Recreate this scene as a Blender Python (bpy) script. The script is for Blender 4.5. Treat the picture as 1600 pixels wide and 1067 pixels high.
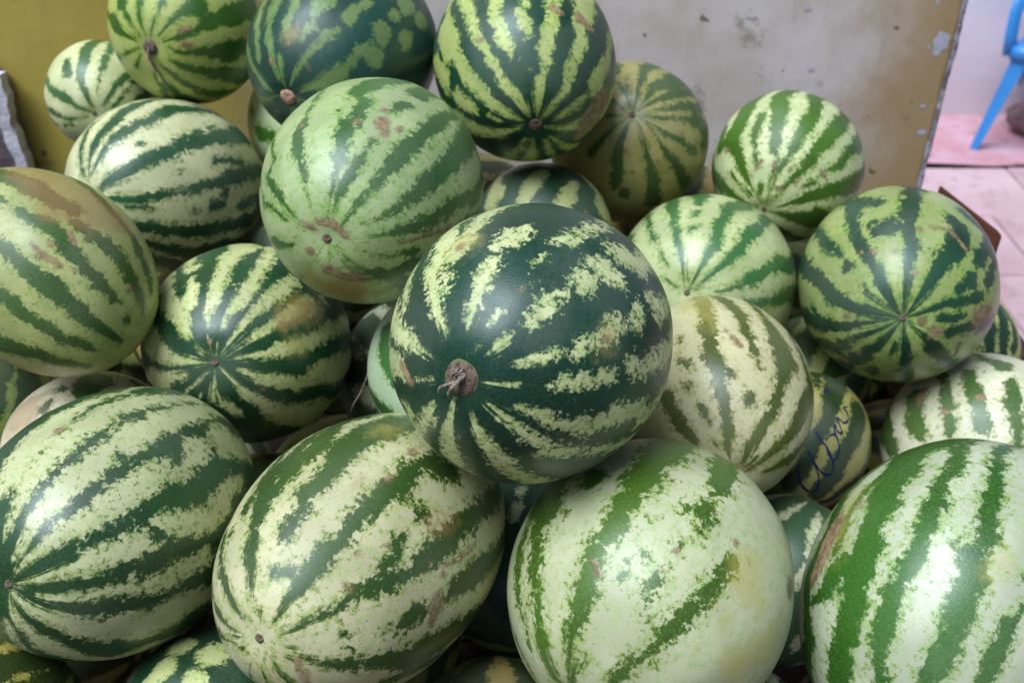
import bpy, bmesh, math, random
import numpy as np
from mathutils import Matrix, Vector

for o in list(bpy.data.objects):
    bpy.data.objects.remove(o, do_unlink=True)
scene = bpy.context.scene
COL = scene.collection

# ------------------------------------------------------------------ camera
cam_data = bpy.data.cameras.new('camera')
cam = bpy.data.objects.new('camera', cam_data)
COL.objects.link(cam)
cam.location = (0.0, 0.0, 1.75)
cam.rotation_euler = (math.radians(90 - 35), 0, 0)
cam_data.sensor_width = 36.0
cam_data.lens = 34.99
cam_data.clip_start = 0.05
cam_data.clip_end = 200
cam_data.dof.use_dof = True
cam_data.dof.focus_distance = 0.86
cam_data.dof.aperture_fstop = 6.5
scene.camera = cam

# ------------------------------------------------------------------ daylight
SUN_EL, SUN_AZ = 65.0, -126.0       # degrees; azimuth clockwise from +Y
world = bpy.data.worlds.new('World')
scene.world = world
world.use_nodes = True
wn, wl = world.node_tree.nodes, world.node_tree.links
wn.clear()
wo = wn.new('ShaderNodeOutputWorld')
bg = wn.new('ShaderNodeBackground')
sky = wn.new('ShaderNodeTexSky')
sky.sky_type = 'NISHITA'
sky.sun_disc = False
sky.sun_elevation = math.radians(SUN_EL)
sky.sun_rotation = math.radians(SUN_AZ)
sky.air_density = 1.0
sky.dust_density = 2.5
sky.ozone_density = 1.0
bg.inputs['Strength'].default_value = 0.05
wl.new(sky.outputs[0], bg.inputs[0])
wl.new(bg.outputs[0], wo.inputs[0])

sun_data = bpy.data.lights.new('sun', 'SUN')
sun_data.energy = 3.2
sun_data.angle = math.radians(38)
sun_data.color = (0.76, 0.89, 1.0)
sun = bpy.data.objects.new('sun', sun_data)
COL.objects.link(sun)
sun.location = (3, 3, 6)
_e, _a = math.radians(SUN_EL), math.radians(SUN_AZ)
_dir = Vector((math.sin(_a) * math.cos(_e), math.cos(_a) * math.cos(_e), math.sin(_e)))
sun.rotation_euler = (-_dir).to_track_quat('-Z', 'Y').to_euler()

vs = scene.view_settings
vs.view_transform = 'Standard'
vs.look = 'None'
vs.exposure = 0.55
vs.gamma = 1.0
vs.use_curve_mapping = False
scene.cycles.max_bounces = 6
scene.cycles.diffuse_bounces = 2
scene.cycles.use_denoising = True

# ------------------------------------------------------------------ helpers
def lin(r, g, b):
    def f(c):
        c /= 255.0
        return c / 12.92 if c <= 0.04045 else ((c + 0.055) / 1.055) ** 2.4
    return (f(r), f(g), f(b), 1.0)

def tag(o, label=None, cat=None, group=None, kind=None):
    if label: o['label'] = label
    if cat: o['category'] = cat
    if group: o['group'] = group
    if kind: o['kind'] = kind
    return o

def obj(name, mesh, mat=None, parent=None, matrix=None):
    o = bpy.data.objects.new(name, mesh)
    COL.objects.link(o)
    if mat is not None and not mesh.materials:
        mesh.materials.append(mat)
    if parent is not None:
        o.parent = parent
    if matrix is not None:
        o.matrix_local = matrix
    return o

def from_bm(name, bm, smooth=False):
    me = bpy.data.meshes.new(name)
    bm.normal_update()
    bm.to_mesh(me)
    bm.free()
    if smooth:
        for p in me.polygons: p.use_smooth = True
    return me

def add_box(bm, c, s, rot=None, bevel=0.0):
    r = bmesh.ops.create_cube(bm, size=1.0)
    vs_ = r['verts']
    bmesh.ops.scale(bm, vec=s, verts=vs_)
    if bevel > 0:
        es = list({e for v in vs_ for e in v.link_edges})
        rb = bmesh.ops.bevel(bm, geom=es, offset=bevel, segments=2, affect='EDGES', profile=0.5)
        vs_ = list({v for f in rb['faces'] for v in f.verts} | {v for v in vs_ if v.is_valid})
    if rot is not None:
        bmesh.ops.rotate(bm, cent=(0, 0, 0), matrix=rot, verts=vs_)
    bmesh.ops.translate(bm, vec=c, verts=vs_)
    return vs_

def add_tube(bm, pts, radii, n=8, flat=1.0, cap=True):
    pts = [Vector(p) for p in pts]
    rings = []
    prev_x = None
    for i, p in enumerate(pts):
        t = (pts[min(i + 1, len(pts) - 1)] - pts[max(i - 1, 0)]).normalized()
        if prev_x is None:
            x = t.orthogonal().normalized()
        else:
            x = (prev_x - t * prev_x.dot(t))
            x = x.normalized() if x.length > 1e-6 else t.orthogonal().normalized()
        y = t.cross(x)
        prev_x = x
        r = radii[i] if hasattr(radii, '__len__') else radii
        rings.append([bm.verts.new(p + (x * math.cos(k * 2 * math.pi / n) + y * math.sin(k * 2 * math.pi / n) * flat) * r) for k in range(n)])
    for a, b in zip(rings[:-1], rings[1:]):
        for k in range(n):
            bm.faces.new((a[k], a[(k + 1) % n], b[(k + 1) % n], b[k]))
    if cap:
        bm.faces.new(rings[0][::-1])
        bm.faces.new(rings[-1])

class NT:
    """small helper to wire shader nodes"""
    def __init__(self, name):
        self.mat = bpy.data.materials.new(name)
        self.mat.use_nodes = True
        self.t = self.mat.node_tree
        self.t.nodes.clear()
        self.out = self.t.nodes.new('ShaderNodeOutputMaterial')
        self.bsdf = self.t.nodes.new('ShaderNodeBsdfPrincipled')
        self.t.links.new(self.bsdf.outputs[0], self.out.inputs[0])
    def _set(self, sock, v):
        if v is None: return
        if isinstance(v, bpy.types.NodeSocket): self.t.links.new(v, sock)
        else: sock.default_value = v
    def math(self, op, a, b=None, c=None, clamp=False):
        n = self.t.nodes.new('ShaderNodeMath'); n.operation = op; n.use_clamp = clamp
        self._set(n.inputs[0], a); self._set(n.inputs[1], b)
        if c is not None: self._set(n.inputs[2], c)
        return n.outputs[0]
    def ramp01(self, v, lo, hi, smooth=True, a=0.0, b=1.0):
        n = self.t.nodes.new('ShaderNodeMapRange')
        n.interpolation_type = 'SMOOTHSTEP' if smooth else 'LINEAR'
        self._set(n.inputs[0], v); n.inputs[1].default_value = lo; n.inputs[2].default_value = hi
        n.inputs[3].default_value = a; n.inputs[4].default_value = b
        return n.outputs[0]
    def mix(self, f, a, b, blend='MIX'):
        n = self.t.nodes.new('ShaderNodeMix'); n.data_type = 'RGBA'; n.blend_type = blend
        self._set(n.inputs[0], f); self._set(n.inputs[6], a); self._set(n.inputs[7], b)
        return n.outputs[2]
    def noise(self, vec, scale, detail=4.0, rough=0.55, dist=0.0, color=False):
        n = self.t.nodes.new('ShaderNodeTexNoise')
        self._set(n.inputs['Vector'], vec)
        n.inputs['Scale'].default_value = scale; n.inputs['Detail'].default_value = detail
        n.inputs['Roughness'].default_value = rough; n.inputs['Distortion'].default_value = dist
        return n.outputs['Color' if color else 'Fac']
    def voronoi(self, vec, scale, feature='DISTANCE_TO_EDGE', rand=1.0):
        n = self.t.nodes.new('ShaderNodeTexVoronoi'); n.feature = feature
        self._set(n.inputs['Vector'], vec); n.inputs['Scale'].default_value = scale
        n.inputs['Randomness'].default_value = rand
        return n.outputs['Distance']
    def coords(self, which='Object'):
        return self.t.nodes.new('ShaderNodeTexCoord').outputs[which]
    def mapping(self, vec, loc=(0, 0, 0), rot=(0, 0, 0), scale=(1, 1, 1)):
        n = self.t.nodes.new('ShaderNodeMapping')
        self._set(n.inputs[0], vec)
        n.inputs[1].default_value = loc; n.inputs[2].default_value = rot; n.inputs[3].default_value = scale
        return n.outputs[0]
    def sep(self, vec):
        n = self.t.nodes.new('ShaderNodeSeparateXYZ'); self._set(n.inputs[0], vec); return n.outputs
    def comb(self, x, y, z):
        n = self.t.nodes.new('ShaderNodeCombineXYZ')
        self._set(n.inputs[0], x); self._set(n.inputs[1], y); self._set(n.inputs[2], z)
        return n.outputs[0]
    def vadd(self, a, b):
        n = self.t.nodes.new('ShaderNodeVectorMath'); n.operation = 'ADD'
        self._set(n.inputs[0], a); self._set(n.inputs[1], b); return n.outputs[0]
    def bump(self, h, strength, dist, normal=None):
        n = self.t.nodes.new('ShaderNodeBump')
        n.inputs['Strength'].default_value = strength; n.inputs['Distance'].default_value = dist
        self._set(n.inputs['Height'], h)
        if normal is not None: self._set(n.inputs['Normal'], normal)
        return n.outputs[0]
    def finish(self, color=None, rough=None, normal=None, **kw):
        self._set(self.bsdf.inputs['Base Color'], color)
        self._set(self.bsdf.inputs['Roughness'], rough)
        if normal is not None: self._set(self.bsdf.inputs['Normal'], normal)
        for k, v in kw.items(): self._set(self.bsdf.inputs[k.replace('_', ' ')], v)
        return self.mat

# surface markings traced as (longitude, latitude, half width) in degrees on each melon
MELONS = {
 'A': {'pos':[0.018,0.7172,1.246],'b':0.1221,'c':0.1366,'ax':[-0.4172,-0.839,0.3493],'base':'d','m':[[(172,-78,2.0),(173,-62,3.9),(174,-46,5.3),(171,-30,7.2),(173,-14,9.2),(171,2,9.7),(172,18,7.1),(173,34,8.1),(173,48,5.6),(169,61,5.0),(166,71,2.3),(161,77,0.5)],[(156,-69,2.0),(148,-53,3.0),(156,-37,3.5),(152,-21,3.3),(150,-5,3.7),(150,11,5.0),(152,27,4.3),(156,41,3.2),(160,47,3.5),(166,50,2.4)],[(132,-64,4.2),(131,-48,6.5),(134,-32,6.1),(129,-16,6.5),(129,0,7.4),(132,16,7.1),(127,32,6.4),(132,46,5.9),(130,56,4.4),(130,63,3.4),(126,69,2.3),(123,75,0.9)],[(119,51,2.9),(123,57,3.3)],[(117,-65,2.1),(111,-49,3.5),(121,-33,4.9),(115,-17,6.1),(110,-1,5.6),(115,15,5.9),(115,29,4.8),(117,35,6.4),(120,42,4.4)],[(134,-66,2.0),(131,-50,2.1),(133,-34,2.6),(132,-18,3.7),(136,-2,3.8),(136,14,3.4),(134,28,3.2),(137,31,1.9)],[(95,46,3.7),(95,55,3.8),(96,63,3.3),(96,69,2.1),(96,72,0.9)],[(90,26,4.0),(93,33,6.2),(96,37,4.2)],[(73,62,2.0),(74,66,1.8),(74,69,1.0)],[(72,76,0.6),(76,81,0.4)],[(54,68,2.7),(53,72,2.3),(51,76,0.9)],[(73,35,1.9),(75,39,2.1)],[(71,47,0.5)],[(71,17,4.0),(73,22,4.1),(75,27,1.9)],[(70,-65,2.0),(64,-49,2.5),(68,-33,2.7),(73,-17,3.0),(70,-3,3.5),(71,11,3.8)],[(55,42,2.7),(55,50,4.6),(52,57,3.0)],[(49,34,2.9),(54,30,4.9),(57,38,1.0)],[(46,18,3.6),(52,20,5.3),(57,23,3.9)],[(46,-78,2.0),(46,-62,2.3),(51,-46,4.6),(46,-30,4.2),(49,-14,6.3),(47,0,5.6),(53,4,6.4),(58,8,4.8)],[(31,29,4.6),(27,32,3.4),(26,39,2.4),(26,45,3.1),(26,50,1.5)],[(32,16,4.6),(28,20,3.8)],[(30,-66,2.0),(26,-50,2.0),(24,-34,2.0),(28,-20,1.7),(29,2,6.4),(34,4,4.0)],[(28,54,1.9),(26,60,2.7),(26,67,1.9),(26,70,0.6)],[(9,35,3.5),(8,42,2.9),(9,50,3.6),(7,57,2.0)],[(13,-65,2.0),(14,-49,3.0),(15,-33,4.4),(14,-17,4.7),(12,-3,4.8),(10,10,5.8),(8,21,3.4),(13,25,4.0)],[(8,70,0.9),(6,77,1.0),(5,81,0.6)],[(351,-78,2.0),(353,-62,2.3),(349,-46,3.6),(358,-30,3.9),(349,-14,4.7),(345,2,5.1),(351,16,4.7),(350,27,5.7),(345,35,5.1),(343,44,4.5),(341,52,3.6),(344,61,2.6),(344,68,1.3)],[(324,44,3.4),(324,52,3.5),(326,61,3.2),(328,70,2.7),(330,77,0.9)],[(288,-69,2.1),(292,-53,3.9),(294,-37,5.4),(291,-21,6.8),(290,-5,5.5),(293,11,6.9),(295,27,6.7),(294,41,4.8),(295,50,5.5),(294,61,4.6),(293,70,3.0),(298,77,0.9)],[(260,-70,2.9),(265,-54,4.3),(256,-38,5.7),(263,-22,6.2),(263,-6,7.5),(263,10,6.8),(262,26,6.2),(260,40,5.6),(260,57,5.2),(261,69,2.5),(260,80,1.1)],[(236,-73,2.0),(235,-57,3.2),(236,-41,4.6),(235,-25,5.8),(232,-9,5.2),(233,7,6.3),(234,23,5.7),(233,39,4.3),(236,53,3.3),(236,64,3.6),(232,73,1.4)],[(227,-79,2.0),(229,-63,2.0),(225,-47,2.9),(222,-31,3.2),(228,-15,3.4),(225,1,4.0),(224,17,3.0),(226,33,2.6),(227,47,2.4),(223,50,4.8)],[(191,-72,2.8),(190,-56,4.4),(190,-40,6.1),(191,-24,9.0),(190,-8,10.8),(188,8,8.1),(191,24,9.9),(193,40,7.1),(191,54,5.6),(198,60,3.2)],[(201,69,1.2),(198,77,1.0)],[(353,-66,2.0),(356,-50,2.2),(352,-34,2.8),(356,-18,3.1),(354,-4,3.2),(350,5,2.9),(341,9,2.4)],[(324,-79,2.0),(333,-63,2.0),(332,-47,3.0),(332,-31,2.6),(333,-15,3.1),(332,1,3.9),(331,17,3.6),(329,31,3.2),(324,41,4.1),(319,48,3.1)]],'S':[[(117,37,1.8)],[(26,35,1.0)],[(190,58,1.9),(203,64,1.6)],[(71,51,0.6)]],'Y':[[(117,35,5.3)],[(27,35,2.1)]]},
 'B': {'pos':[0.0143,1.2636,1.3061],'b':0.1179,'c':0.1417,'ax':[0.1037,-0.9726,-0.2081],'base':'d','m':[[(185,-65,2.0),(176,-49,2.0),(173,-33,2.0),(180,-17,2.0),(178,-3,1.2),(171,13,8.3),(171,23,8.3),(177,28,4.6)],[(143,-67,2.1),(143,-51,3.2),(146,-35,4.2),(144,-19,4.3),(146,-5,4.6),(151,3,10.1),(151,16,11.5),(151,26,5.8),(151,36,5.7),(154,46,6.1),(155,56,5.2),(157,65,4.6),(158,73,3.5),(159,81,1.2)],[(125,-77,2.0),(128,-61,2.4),(129,-45,3.0),(128,-29,3.7),(133,-13,5.2),(130,1,4.8),(128,13,5.4),(129,24,4.5),(129,33,3.3),(127,43,3.2),(127,51,3.2),(128,60,3.6),(123,68,3.6),(120,75,3.2),(121,83,0.9)],[(111,16,5.4),(114,24,5.1),(111,32,3.6),(113,38,5.4),(110,44,3.1),(111,49,1.1)],[(104,51,1.0)],[(115,55,0.7)],[(96,57,0.8)],[(97,25,3.6),(96,32,4.5),(93,39,3.1),(99,42,1.0)],[(94,21,4.3)],[(75,19,5.5),(76,29,4.6),(80,39,5.4),(82,47,4.5),(80,53,4.1),(81,59,1.8)],[(86,63,3.1),(87,70,3.2),(87,77,2.5),(87,84,0.9)],[(56,-72,3.7),(54,-56,7.0),(50,-40,9.6),(56,-24,12.0),(52,-8,11.0),(53,6,11.0),(53,17,8.5),(55,27,6.1),(52,36,5.7),(54,46,4.7),(54,53,4.7),(50,58,4.1),(50,68,2.5),(52,77,2.0),(52,85,0.8)],[(24,-74,2.0),(26,-58,2.9),(29,-42,3.2),(21,-26,4.1),(29,-10,5.2),(23,6,4.7),(27,20,4.6),(23,30,5.5),(24,43,7.7),(22,49,5.9),(18,52,3.0)],[(22,56,3.1),(21,64,3.6),(20,73,2.8),(19,79,1.1)],[(354,-64,2.0),(0,-48,2.2),(0,-32,2.2),(352,-16,3.1),(355,0,3.1),(357,16,3.6),(357,30,2.8),(353,31,4.6)],[(346,-79,2.0),(347,-63,4.2),(345,-47,6.7),(348,-31,8.2),(351,-15,8.3),(344,1,10.1),(347,17,7.5),(347,33,6.1),(347,49,6.1),(348,63,4.0),(347,75,2.2),(350,84,0.9)],[(170,-76,2.0),(173,-60,2.0),(176,-44,2.0),(172,-28,2.7),(177,-12,2.5),(177,4,2.6),(175,20,2.5),(175,34,2.2),(174,41,6.3),(175,51,4.6),(179,54,2.0)],[(173,62,2.3),(175,68,2.0)],[(198,-71,2.9),(198,-55,5.1),(198,-39,6.5),(202,-23,8.2),(198,-7,9.7),(196,9,9.3),(200,25,9.5),(197,41,7.5),(200,55,5.3),(201,66,4.5),(196,74,2.8),(184,82,0.9)],[(247,-77,2.0),(252,-61,3.9),(246,-45,4.4),(246,-29,5.1),(250,-13,6.9),(249,3,6.4),(249,19,7.7),(244,35,5.9),(249,49,4.6),(244,65,3.3),(241,78,2.0)],[(268,-68,4.1),(274,-52,6.1),(265,-36,9.0),(266,-20,10.6),(266,-4,9.4),(261,12,10.1),(268,28,8.8),(269,42,7.5),(267,66,4.8),(261,79,1.4)],[(292,-68,2.0),(291,-52,2.0),(296,-36,3.0),(292,-20,3.0),(292,-4,3.0),(292,12,3.2),(286,28,2.8),(292,42,2.3),(293,61,3.0),(299,77,2.8)],[(312,-78,2.0),(312,-62,3.0),(311,-46,5.3),(309,-30,6.3),(312,-14,6.7),(312,2,6.4),(309,18,5.7),(310,34,6.3),(312,48,4.6),(316,76,2.3)],[(75,-78,6.1),(76,-66,7.9),(71,-54,10.1),(78,-42,12.6)],[(109,-78,4.4),(110,-66,5.5),(102,-54,10.8)]],'S':[[(358,45,10.1),(349,51,11.0),(334,55,6.4)],[(76,23,2.0),(70,25,0.9)],[(58,23,3.3),(51,24,2.1),(45,25,1.2)],[(129,32,1.7)]]},
 'C': {'pos':[-0.222,1.2984,1.3087],'b':0.1184,'c':0.1407,'ax':[-0.3763,-0.9217,-0.0942],'base':'d','m':[[(137,-67,2.0),(131,-51,3.5),(138,-35,5.0),(128,-19,4.5),(133,-3,5.6),(130,13,5.4),(131,29,5.0),(131,43,4.0),(134,53,3.1),(137,62,3.5)],[(152,-79,2.0),(159,-63,2.8),(157,-47,3.9),(155,-31,6.8),(159,-15,6.1),(162,1,8.2),(156,17,5.7),(159,33,6.3),(156,49,4.4),(157,63,3.2),(163,73,3.5),(171,80,1.0)],[(108,-71,2.1),(106,-55,3.8),(118,-39,5.0),(113,-23,5.1),(105,-7,5.7),(110,9,5.9),(110,25,4.6),(112,39,4.6),(114,48,4.2),(113,58,3.8),(111,65,3.1),(107,76,3.0),(98,83,0.8)],[(93,34,4.4),(93,44,3.8),(94,51,2.8)],[(99,67,2.8),(101,73,1.9)],[(77,34,5.1),(70,30,4.4),(74,38,3.3)],[(72,46,3.2),(73,54,2.0)],[(52,17,3.9),(54,24,4.6),(54,31,5.2)],[(53,39,3.0),(56,46,3.7),(57,51,3.7),(61,59,3.0),(63,67,2.3),(63,76,1.4),(66,81,0.5)],[(32,22,7.0)],[(36,8,5.2)],[(35,-6,7.9)],[(24,-10,7.6)],[(20,10,6.2)],[(22,33,5.8),(32,38,4.3)],[(28,46,4.4),(26,55,5.2),(24,63,5.2),(28,73,2.3),(30,79,0.8)],[(359,75,2.2),(2,83,2.2)],[(280,80,2.6),(294,85,0.8)],[(206,-77,2.0),(208,-61,2.2),(197,-45,2.9),(201,-29,3.5),(201,-13,4.0),(203,3,4.8),(203,19,4.5),(202,35,4.5),(202,49,3.2),(196,73,2.4),(182,83,0.5)],[(226,-76,2.0),(223,-60,3.0),(231,-44,4.0),(221,-28,5.1),(223,-12,7.0),(223,4,6.9),(224,20,5.3),(222,36,4.7),(224,50,4.0),(228,75,0.8)],[(5,-78,5.5),(3,-66,9.1),(1,-54,7.1)],[(34,-78,4.4),(31,-66,6.6),(34,-54,6.7)],[(70,-78,5.9),(64,-66,7.5),(68,-54,9.1)],[(264,-78,4.5),(265,-66,5.7),(266,-54,10.7),(262,-42,9.3),(270,-30,12.9),(265,-18,12.2),(269,-6,9.7),(264,6,12.8),(267,18,13.9),(266,30,11.3)],[(298,-78,6.7),(295,-66,5.9),(300,-54,10.3),(297,-42,9.9),(295,-30,8.5),(295,-18,14.9),(303,-6,14.7),(297,6,11.1)],[(330,-78,4.1),(334,-66,6.1),(333,-54,8.8),(334,-42,12.3),(329,-30,9.9)]],'S':[[(114,68,2.0)],[(87,59,1.1)],[(83,50,0.8)],[(51,65,0.9)]],'Y':[[(89,55,2.0)]]},
 'D': {'pos':[-0.4595,1.4171,1.3059],'b':0.1078,'c':0.1078,'ax':[-0.2201,-0.975,0.0301],'base':'p','m':[[(162,-76,2.0),(161,-60,2.2),(162,-44,2.6),(164,-28,3.3),(156,-12,3.8),(164,4,3.1),(164,20,3.5),(162,34,3.1),(160,55,6.2),(162,66,3.8),(156,78,1.3)],[(132,51,6.0),(132,59,2.7),(133,69,1.5),(132,80,0.7)],[(102,59,3.9),(107,67,2.2),(108,76,1.3),(102,82,0.5)],[(70,57,2.9),(71,66,1.8),(74,76,1.1),(79,82,0.5)],[(40,44,8.2),(44,55,4.0),(46,67,2.0),(49,78,0.7)],[(17,2,8.5),(19,25,8.3),(21,42,4.8),(19,55,3.4),(18,67,2.4),(24,78,1.1)],[(353,17,6.8),(352,36,8.6),(354,51,3.8),(352,66,2.3),(3,76,1.2)],[(327,-77,2.0),(331,-61,5.0),(325,-45,5.4),(332,-29,6.1),(326,-13,7.4),(324,3,9.4),(328,17,8.2),(331,38,5.6),(328,53,4.0),(327,64,3.0),(328,75,1.3)],[(310,-65,2.0),(309,-49,2.0),(311,-33,2.2),(312,-17,2.9),(310,-3,2.9),(306,24,6.2),(303,47,3.6),(301,66,2.5),(293,77,1.2)],[(287,-74,2.8),(281,-58,5.5),(280,-42,8.0),(284,-26,9.9),(285,-10,9.4),(286,6,11.1),(281,22,9.5),(282,36,7.8),(278,55,4.2),(273,71,1.1)],[(263,-73,2.0),(269,-57,3.9),(268,-41,5.6),(269,-25,4.7),(268,-9,5.6),(266,7,5.8),(268,23,5.8),(263,39,4.0),(266,53,3.7),(263,70,1.1)],[(226,67,2.5),(214,79,1.0)],[(202,-78,2.0),(201,-62,2.0),(204,-46,3.4),(202,-30,3.1),(202,-14,3.7),(204,2,3.7),(197,18,4.6),(199,34,3.1),(202,48,2.8),(196,71,1.4),(184,82,0.6)],[(6,-78,5.3),(5,-66,6.2),(5,-54,7.8),(3,-42,10.0)],[(37,-78,4.8),(39,-66,6.5),(36,-54,8.3),(37,-42,12.2)],[(69,-78,4.4),(69,-66,9.2),(70,-54,7.9),(67,-42,7.6),(70,-30,9.5)],[(98,-78,5.5),(97,-66,6.6),(106,-54,10.3),(104,-42,10.5),(103,-30,11.5),(102,-18,11.5)],[(139,-78,5.3),(135,-66,5.8),(136,-54,10.1),(137,-42,8.9),(139,-30,12.5),(134,-18,11.4),(134,-6,10.2),(134,6,13.7)],[(233,-78,5.4),(233,-66,7.3),(231,-54,9.1),(235,-42,12.1),(231,-30,11.7),(239,-18,11.7),(234,-6,9.7),(235,6,14.8),(232,18,14.3)]],'S':[[(27,63,2.0),(25,57,1.0)],[(9,65,1.9),(1,59,1.1)],[(302,44,2.1)]]},
 'E': {'pos':[-0.6111,1.4347,1.1959],'b':0.0796,'c':0.0913,'ax':[0.1835,-0.98,0.0771],'base':'p','m':[[(77,-79,2.0),(82,-63,2.2),(80,-47,3.3),(87,-31,5.2),(80,-17,5.6),(92,15,6.9),(95,37,5.8),(104,52,4.9),(102,70,3.3),(90,84,1.1)],[(117,29,4.3),(120,42,5.7)],[(152,-74,2.0),(153,-58,2.8),(158,-42,3.4),(155,-26,5.6),(153,-10,5.0),(156,6,5.2),(152,22,4.2),(155,36,4.3),(149,57,5.5),(153,71,2.9),(146,86,1.2)],[(182,-75,2.0),(175,-59,2.1),(178,-43,2.7),(181,-27,3.4),(183,-11,4.1),(180,5,4.1),(182,21,4.9),(182,35,3.7),(192,61,2.9),(196,81,1.4)],[(201,-72,2.0),(199,-56,2.6),(195,-40,3.3),(192,-24,4.0),(198,-8,3.8),(196,8,3.6),(198,22,3.7),(207,61,2.6)],[(69,-69,2.0),(71,-53,2.7),(68,-37,3.3),(72,-21,4.4),(71,-5,4.0),(69,9,4.2),(72,35,3.7),(72,50,2.4),(72,68,1.2)],[(41,36,4.1),(44,57,3.6),(35,77,1.6)],[(31,35,2.2),(22,59,2.5),(12,71,1.3)],[(7,22,4.8),(8,43,3.3)],[(1,-78,5.1),(6,-66,8.9),(8,-54,6.5),(5,-42,10.7),(7,-30,12.6)],[(38,-78,4.4),(43,-66,7.3),(35,-54,9.6),(35,-42,7.7),(42,-30,13.5)],[(107,-78,4.3),(106,-66,9.1),(104,-54,10.1),(103,-42,9.9),(103,-30,11.9)],[(140,-78,6.1),(137,-66,8.1),(139,-54,8.4),(130,-42,10.1),(135,-30,9.7),(137,-18,11.6)],[(239,-78,5.4),(231,-66,8.1),(231,-54,10.0),(233,-42,8.0),(236,-30,11.9),(237,-18,14.4),(234,-6,14.1),(235,6,13.6),(235,18,10.8)],[(263,-78,5.7),(265,-66,7.8),(270,-54,8.3),(269,-42,9.3),(270,-30,11.0),(269,-18,8.9),(261,-6,10.5),(268,6,9.5)],[(301,-78,6.7),(297,-66,5.8),(305,-54,7.1),(300,-42,8.1),(302,-30,11.2),(302,-18,10.8),(302,-6,13.7)],[(336,-78,5.2),(332,-66,5.9),(335,-54,8.5),(334,-42,11.9),(330,-30,9.0),(331,-18,13.9)]],'Y':[[(71,84,2.6)]]},
 'F': {'pos':[-0.4875,1.2828,1.1199],'b':0.1215,'c':0.1521,'ax':[-0.3489,-0.8634,0.3644],'base':'p','m':[[(115,-73,2.0),(119,-57,2.0),(112,-41,2.0),(118,-25,2.0),(111,-9,2.3),(111,7,2.6),(113,23,2.2),(116,37,1.8),(123,42,2.7),(125,54,2.2),(125,67,1.4),(123,79,1.1)],[(93,-76,2.0),(88,-60,2.0),(92,-44,2.0),(87,-28,2.0),(90,-12,2.0),(91,2,1.3),(93,11,3.4),(97,26,5.6),(97,42,4.6),(101,53,3.9),(104,66,2.1),(100,80,1.1)],[(61,-71,2.0),(69,-55,2.0),(62,-39,2.0),(69,-23,2.1),(68,-9,2.2),(70,3,4.5),(74,15,4.9),(72,29,4.1),(76,42,4.2),(80,52,3.9),(84,66,2.8),(93,79,1.3)],[(59,48,2.1)],[(48,-79,2.0),(44,-63,4.6),(53,-47,7.2),(51,-33,7.8),(44,-7,6.9),(43,11,5.4),(43,24,5.0),(41,37,4.9),(41,48,4.8),(40,60,4.4),(38,72,4.2),(29,82,2.3)],[(52,2,2.0),(49,11,2.0),(47,29,3.6)],[(23,-79,2.0),(21,-63,2.5),(25,-47,4.2),(21,-33,4.8),(18,-6,5.6),(14,13,4.3),(11,26,3.7),(8,37,2.9),(6,48,2.6),(1,59,2.6),(356,74,2.1)],[(352,52,1.3),(351,58,1.6),(347,66,1.6)],[(25,-5,3.4),(27,6,1.8),(27,13,3.3)],[(19,7,3.6)],[(22,37,1.2)],[(35,35,1.2)],[(8,11,2.2),(0,12,1.5)],[(358,12,2.3),(357,19,4.0)],[(355,29,2.3)],[(357,-65,2.3),(1,-49,3.9),(352,-33,4.1),(359,-19,4.9),(357,-2,4.2)],[(339,-75,2.0),(343,-59,4.0),(344,-43,4.0),(349,-27,5.1),(344,-13,6.3),(344,4,5.3),(340,18,5.5),(337,31,5.1),(334,44,4.3),(330,56,4.2)],[(326,-75,2.0),(331,-59,3.2),(331,-43,4.9),(327,-27,5.8),(324,-11,6.6),(327,3,6.7),(319,17,7.3),(317,33,4.8),(316,47,2.9)],[(308,-68,2.6),(300,-52,3.9),(304,-36,5.9),(308,-20,8.0),(299,-4,6.4),(299,12,6.5),(303,26,6.7),(300,36,6.6)],[(139,-78,5.3),(135,-66,6.5),(140,-54,10.1),(142,-42,9.0),(145,-30,12.2),(140,-18,13.3),(136,-6,10.2),(137,6,10.9),(139,18,15.0),(138,30,8.5)],[(171,-78,6.5),(173,-66,7.6),(170,-54,8.2),(172,-42,12.1),(178,-30,9.4),(172,-18,9.7),(170,-6,13.1),(176,6,9.5),(169,18,13.8),(171,30,8.6),(171,42,10.9)],[(201,-78,5.4),(206,-66,9.1),(206,-54,9.8),(204,-42,7.9),(211,-30,8.6),(207,-18,10.0),(206,-6,11.1),(208,6,14.4),(206,18,9.4),(203,30,11.4),(204,42,8.9)],[(238,-78,4.8),(242,-66,8.5),(239,-54,6.6),(237,-42,9.1),(238,-30,13.3),(239,-18,14.2),(233,-6,14.5),(238,6,10.8),(241,18,10.9),(238,30,13.2)],[(269,-78,4.6),(270,-66,7.1),(274,-54,10.9),(272,-42,11.4),(272,-30,9.9),(263,-18,8.8),(267,-6,10.9),(274,6,11.1)]]},
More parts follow.
